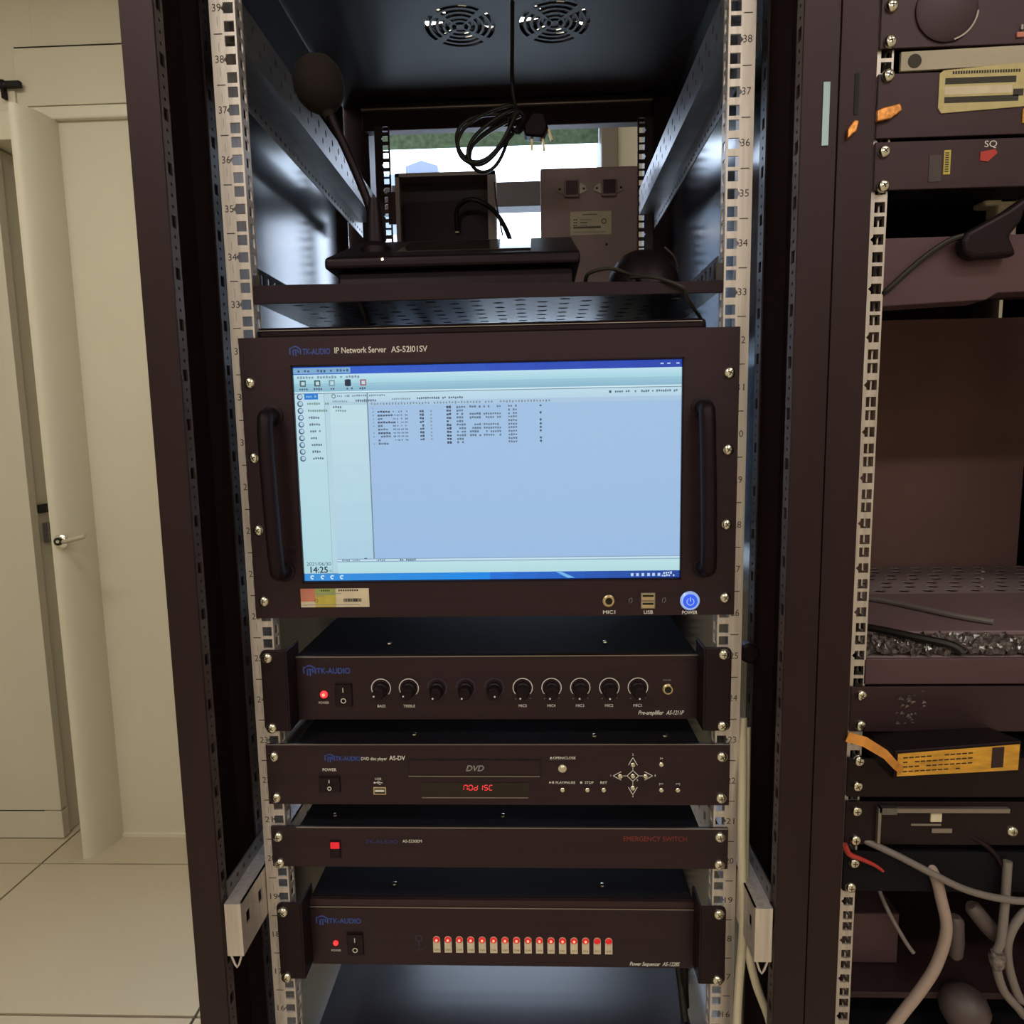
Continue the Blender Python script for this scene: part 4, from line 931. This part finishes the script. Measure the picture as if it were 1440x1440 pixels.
poly = [(413, 1700), (416, 1695.5), (486, 1699), (505, 1701), (505, 1737), (416, 1731.5), (413, 1729)]
t.prism(poly, (0, yy-1, 0), (1, 0, 0), (0, 0, 1), (0, 1, 0), 'label_straw'); lb = part('framed_label', t, c, label='yellow framed label with dark bars')
t = MB(); rect(t, 418, 480, 1719.6, 1725, yy-1.1, 'print_dark'); rect(t, 418, 483, 1703.8, 1709, yy-1.1, 'print_dark'); rect(t, 418, 477, 1711, 1717.6, yy-1.1, 'label_cream'); rect(t, 478, 487, 1708, 1714, yy-1.1, 'print_dark')
for i in range(26): rect(t, 424+i*2.3, 425.6+i*2.3, 1728, 1730.6, yy-1.15, 'print_dark')
part('label_bars', t, lb)
t = MB(); t.box(488, 505, yy-1, yy, 1685, 1697, 'label_amber'); part('amber_label', t, c)
mb = MB(); mb.prism([(0, 0), (7, 6), (9, 14), (5, 15), (0, 8)], (307, -67, 1652), (1, 0, 0), (0, 0, 1), (0, 4, 0), 'copper_foil'); solo('copper_scrap', mb, 'tiny copper foil scrap stuck on the right rack front post', 'foil scrap', bevel=1)
mb = MB(); mb.prism([(0, 0), (12, 2), (22, 9), (20, 15), (6, 12), (0, 10)], (358, -8, 1689), (1, 0, 0), (0, 0, 1), (0, 4, 0), 'copper_foil'); solo('copper_clip', mb, 'crumpled copper foil clip on the right rack rail', 'clip', bevel=1)
c = unit('marked_rack_unit', 'brown rack unit marked SQ with a red arrow tag', 1631, 1673, 300, scr_=[(367, 1664.5), (367.5, 1634.5), (832, 1653)])
t = MB(); txt(t, 'SQ', 462, 1668.4, 5.6, -3.65, 'print_white', align='c', width=11); prints('lettering', t, c)
t = MB(); t.prism([(453, 1661.5), (466, 1663.5), (468, 1660), (460, 1653), (453, 1654)], (0, -4.3, 0), (1, 0, 0), (0, 0, 1), (0, .8, 0), 'red_plastic'); part('red_tag', t, c, label='red arrow shaped tag')
t = MB(); t.box(408, 419, -4, -3.5, 1637, 1660, 'strip_paint'); part('grey_patch', t, c)
t = MB(); t.box(421, 427, -4, -3.5, 1643, 1664, 'label_yellow'); sk = part('barcode_sticker', t, c)
t = MB()
for i in range(9): rect(t, 422, 425.4, 1645+i*2, 1646.1+i*2, -4.1, 'print_dark')
part('barcode', t, sk)
# white bracket, hanging black speaker-like wedge and its cord, ledge
mb = MB(); mb.box(500, 520, 40, 60, 1592, 1640, 'beige_bar'); mb.box(487, 520, 40, 60, 1628, 1640, 'beige_bar'); solo('white_bracket', mb, 'white upright bracket in the gap of the right rack', 'bracket', bevel=3)
c = thing('brown_ledge', 'wide brown ledge across the right rack above the dark panel', 'cover', (CX, 40, 1529))
t = MB(); t.prism([(374, 1528), (470, 1532), (480, 1538), (838, 1545), (838, 1592), (374, 1590)], (0, 2, 0), (1, 0, 0), (0, 0, 1), (0, 30, 0), 'ledge_panel'); part('face', t, c, bevel=1)
t = MB(); t.box(374, 838, 32, 300, 1582, 1590, 'brown_panel'); part('top', t, c)
mb = MB(); mb.prism([(438, 1571), (447, 1566), (486, 1568), (482, 1577), (478, 1585), (488, 1598), (494, 1622), (474, 1608), (440, 1590), (436, 1582)], (0, -14, 0), (1, 0, 0), (0, 0, 1), (0, 14, 0), 'plastic_black')
c = solo('black_adapter', mb, 'black wedge shaped adapter hanging over the brown ledge', 'adapter', bevel=4, seg=3)
mb = MB(); mb.tube([(442, -8, 1588), (428, -6, 1584), (410, -4, 1572), (394, -2, 1558), (378, -1, 1543), (372, 6, 1538)], 2.6, 'rubber_cable', 8); solo('adapter_cord', mb, 'thin black cord curving from the wedge adapter to the rail', 'cord', smooth=True)
mb = MB(); mb.box(374, 838, 462, 470, 1178, 1582, 'back_paint'); solo('dark_back_panel', mb, 'large plain dark panel deep inside the right rack', 'panel')
# shelf with slots, flat case, film, lip
c = thing('slotted_shelf', 'brown slotted shelf deep in the right rack', 'shelf', (CX, 240, 1158))
cells = []
for i in range(14):
    for j in range(8):
        x0 = 376+i*33; y0 = 250+j*25+0
        cells.append((x0, x0+33, y0, y0+25, [ngon(x0+10+(12 if j % 2 else 0), y0+12.5, 9, 8, 8)]))
t = MB(); t.plate((0, 0, 1182), (1, 0, 0), (0, 1, 0), (0, 0, 1.6), cells, 'deck_paint'); t.box(376, 838, 4, 250, 1182, 1183.6, 'deck_paint'); part('deck', t, c)
t = MB(); t.box(372, 838, 0, 4, 1158, 1185, 'ledge_panel'); part('front_lip', t, c, bevel=1)
mb = MB(); mb.box(378, 830, 75, 246, 1184, 1190, 'case_paint'); solo('flat_case', mb, 'flat brown case lying on the slotted shelf', 'case', bevel=2)
def film(x0, x1, y0, y1, z, amp, nx, ny, seed):
    rnd = random.Random(seed); t = MB(); vs = []; fs = []
    for j in range(ny+1):
        for i in range(nx+1): vs.append((x0+(x1-x0)*i/nx+rnd.uniform(-2, 2), y0+(y1-y0)*j/ny+rnd.uniform(-2, 2), z+rnd.random()**1.5*amp))
    for j in range(ny):
        for i in range(nx): a = j*(nx+1)+i; fs.append((a, a+1, a+nx+2, a+nx+1))
    t.add(vs, fs, 'clear_film'); return t
for i, (a, b) in enumerate(((378, 462), (466, 560))):
    solo('crumpled_film', film(a, b, 8, 68, 1184.3, 9, 40, 18, i+3), ('crumpled clear plastic film on the slotted shelf next to the rail', 'crumpled clear plastic film on the slotted shelf at the picture edge')[i], 'plastic film', 'crumpled films on the slotted shelf')
mb = MB(); mb.tube([(376, 120, 1194), (392, 90, 1195), (415, 60, 1197), (440, 30, 1197), (462, 8, 1196), (470, 2, 1190)], 4.2, 'rubber_cable', 8); solo('loose_strap', mb, 'dark strap lying slanted across the slotted shelf', 'strap', smooth=True)
mb = MB(); mb.tube([(470, 210, 1194), (490, 190, 1194), (510, 160, 1194), (535, 120, 1194), (560, 95, 1194)], 3.4, 'grey_cable', 8); solo('grey_lead', mb, 'short grey lead lying on the flat case', 'cable', smooth=True)
c = unit('dull_rack_unit', 'dark brown rack unit under the slotted shelf with torn film', 1110, 1157, 300, scr_=[(369, 1148.5), (369.5, 1117), (832, 1133)])
rnd = random.Random(5); t = MB()
for k in range(26):
    x, z = 402+rnd.random()*18+(10 if k > 15 else 0), 1118+rnd.random()*34; s = 1.5+rnd.random()*3
    t.add([(x, -4, z), (x+s, -5-rnd.random()*3, z+rnd.random()*s), (x+s*.3, -4.5, z+s)], [(0, 1, 2)], 'clear_film')
part('film_scraps', t, c)
# protruding black case with amber label, ribbon
c = thing('amber_label_case', 'black case with an amber warning label sticking out of the right rack', 'case', (440, 40, 1066))
def cs(x, y, z): return (x, y, z)
A = [(383, -50, 1088), (494, -50, 1093.5), (494, -50, 1121), (383, -50, 1111)]
t = MB(); z = 1
fr = [(380, -50, 1084), (496, -50, 1091), (496, -50, 1123), (380, -50, 1113)]; bk = [(380, 30, 1084), (500, 30, 1088), (500, 30, 1108), (380, 30, 1104)]
t.add(fr+bk, [(0, 1, 2, 3), (7, 6, 5, 4), (0, 4, 5, 1), (1, 5, 6, 2), (2, 6, 7, 3), (3, 7, 4, 0)], 'plastic_black'); part('shell', t, c, bevel=1.5)
t = MB(); q = [(383, -50.4, 1087.5), (494, -50.4, 1094), (494, -50.4, 1119.5), (383, -50.4, 1110)]; t.add(q, [(0, 1, 2, 3)], 'label_amber'); lb = part('amber_label', t, c, label='amber warning label')
t = MB()
for r in range(4):
    for i in range(12):
        x = 388+i*5.4; k = (x-383)/111; zb = 1087.5+6.5*k; zt = 1110+9.5*k; zz = zt-(zt-zb)*(.2+.2*r)
        if rnd.random() < .85: t.quad((x, -50.6, zz-.6), (x+4.2, -50.6, zz-.3), (x+4.2, -50.6, zz+.9), (x, -50.6, zz+.6), 'brown_panel')
t.quad((469, -50.6, 1096), (480, -50.6, 1096.8), (480, -50.6, 1117), (469, -50.6, 1116), 'brown_panel'); part('label_print', t, lb)
mb = MB(); pts = [(327, -66, 1134), (342, -68, 1130), (362, -66, 1117), (374, -62, 1104), (385, -52.5, 1094)]
vs = []; fs = []
for i, p in enumerate(pts): wz = (9, 9, 8, 7, 6)[i]; vs += [(p[0], p[1], p[2]-wz/2), (p[0]+3, p[1], p[2]+wz/2), (p[0]+3, p[1]+1, p[2]+wz/2), (p[0], p[1]+1, p[2]-wz/2)]
for i in range(4):
    for k in range(4): fs.append((i*4+k, i*4+(k+1) % 4, i*4+4+(k+1) % 4, i*4+4+k))
fs += [(0, 1, 2, 3), (19, 18, 17, 16)]; mb.add(vs, fs, 'orange_ribbon'); solo('orange_ribbon', mb, 'orange ribbon tape from the right rack post to the amber case', 'ribbon')
c = unit('plain_black_unit', 'plain black rack unit behind the amber label case', 1040, 1082, 300, 'ear_panel', scr_=[(369.5, 1079.5), (369, 1052.5), (832, 1060)])
c = unit('silver_edged_unit', 'black rack unit with a silver top edge and white tag', 988, 1035, 300, 'ear_panel', scr_=[(369.5, 1025.5), (369.5, 993.5), (526, 1004)])
t = MB(); t.box(391, 520, -8, -3.5, 1025.5, 1030, 'edge_grey'); t.box(390, 393, -8, -3.5, 992, 1030, 'edge_grey'); t.box(393, 408, -9, -3.5, 1024, 1031, 'galvanised_dark'); part('silver_edge', t, c)
t = MB(); t.box(444, 455, -5, -3.5, 1014, 1023, 'label_cream'); t.box(425, 455, -4.6, -3.5, 1009.5, 1011.5, 'edge_grey'); t.box(446, 466, -5, -3.5, 1002, 1006.5, 'edge_grey'); part('white_tag', t, c)
c = unit('darkness_panel', 'black panel put in for the darkness below the silver edged unit behind the cables', 936, 980, 300, 'chassis_black', scr_=[(369.5, 968.5), (367, 941), (832, 960)])  # only darkness lies here; it is drawn as a black panel
mb = MB(); mb.tube([(357, -8, 991), (362, -9, 981), (372, -10, 977), (388, -9, 969), (398, -7, 961)], 3.2, 'red_plastic', 8, r1=1.4); solo('red_cable_tie', mb, 'red cable tie end sticking out of the right rack rail', 'cable tie', smooth=True)
for nm, lab, m, r, pts in (
    ('pink_cable', 'thick pinkish cable curving down in the lower right rack', 'pink_cable', 5.6, [(440, 60, 985), (449, 0, 962), (457, -10, 930), (461, -14, 900), (452, -16, 864), (436, -18, 836), (416, -20, 808), (398, -22, 780), (384, -24, 750), (380, -20, 650), (384, 20, 420), (390, 60, 240), (395, 80, 96)]),
    ('grey_cable', 'grey cable sagging across the lower right rack', 'grey_cable', 3.6, [(380, 0, 991), (410, -12, 981), (445, -18, 964), (475, -20, 950), (510, -20, 941), (545, -18, 938), (600, -10, 945), (660, 10, 970)]),
    ('grey_cable', 'grey cable dropping steeply at the right picture edge', 'grey_cable', 4.2, [(520, -10, 975), (516, -16, 930), (512, -20, 895), (508, -20, 875), (518, -20, 840), (540, -20, 812), (570, -10, 760), (560, 40, 400), (560, 60, 96)]),
    ('grey_cable', 'looped grey cable at the right picture edge', 'grey_cable', 4.2, [(560, -12, 930), (535, -18, 925), (520, -20, 900), (521, -20, 870), (535, -20, 830), (560, -15, 790), (580, 20, 400), (580, 60, 96)]),
    ('thin_cable', 'thin dark cable hanging in the lower right rack', 'grey_cable', 2.2, [(400, 40, 960), (408, 30, 930), (418, 20, 900), (432, 10, 872), (440, 4, 860)]),
    ('thin_cable', 'thin brown lead arching over the sagging grey cable', 'ear_panel', 2.4, [(480, 0, 1000), (505, -6, 985), (520, -8, 960), (528, -8, 925)])):
    mb = MB(); mb.tube(pts, r, m, 10); solo(nm, mb, lab, 'cable', smooth=True)
mb = MB(); mb.lathe((508, -22, 884), (0, 0, -1), [(6, 0), (8, 4), (7, 14), (5, 18)], 12, 'clear_film'); solo('cable_joint', mb, 'shiny plastic joint on the steep grey cable', 'cable joint', smooth=True)
for i, (o, d, lab) in enumerate((((478, 0, 906), (.06, 0, -1), 'grey plug standing upright in the lower right rack'), ((490, -4, 922), (.62, 0, -.78), 'grey plug lying slanted in the lower right rack'))):
    mb = MB(); mb.lathe(o, d, [(5, 0), (8, 4), (8.5, 30), (7, 44), (4, 48)], 14, 'dull_grey'); solo('cable_plug', mb, lab, 'plug', smooth=True)
mb = MB(); mb.lathe((500, 10, 790), (0, 0, 1), [(4, -24), (16, -18), (23, -6), (25, 4), (20, 16), (8, 24)], 24, 'dull_grey'); solo('round_knob', mb, 'round grey knob low in the right rack', 'knob', smooth=True)
c = unit('low_brown_unit', 'low brown unit at the bottom of the right rack', 700, 752, 380, scr_=[(368, 720), (832, 720)])
mb = MB(); mb.box(380, 455, 60, 300, 800, 862, 'ledge_panel'); solo('brown_box', mb, 'small brown box behind the pink cable', 'box', bevel=2)
mb = MB(); mb.box(376, 838, 20, 380, 792, 799.5, 'brown_panel'); solo('lower_tray', mb, 'thin brown tray under the small brown box', 'tray', bevel=1)
mb = MB(); mb.box(374, 838, 420, 428, 752, 1110, 'chassis_black'); solo('lower_back_panel', mb, 'black back panel behind the cables of the right rack', 'panel')
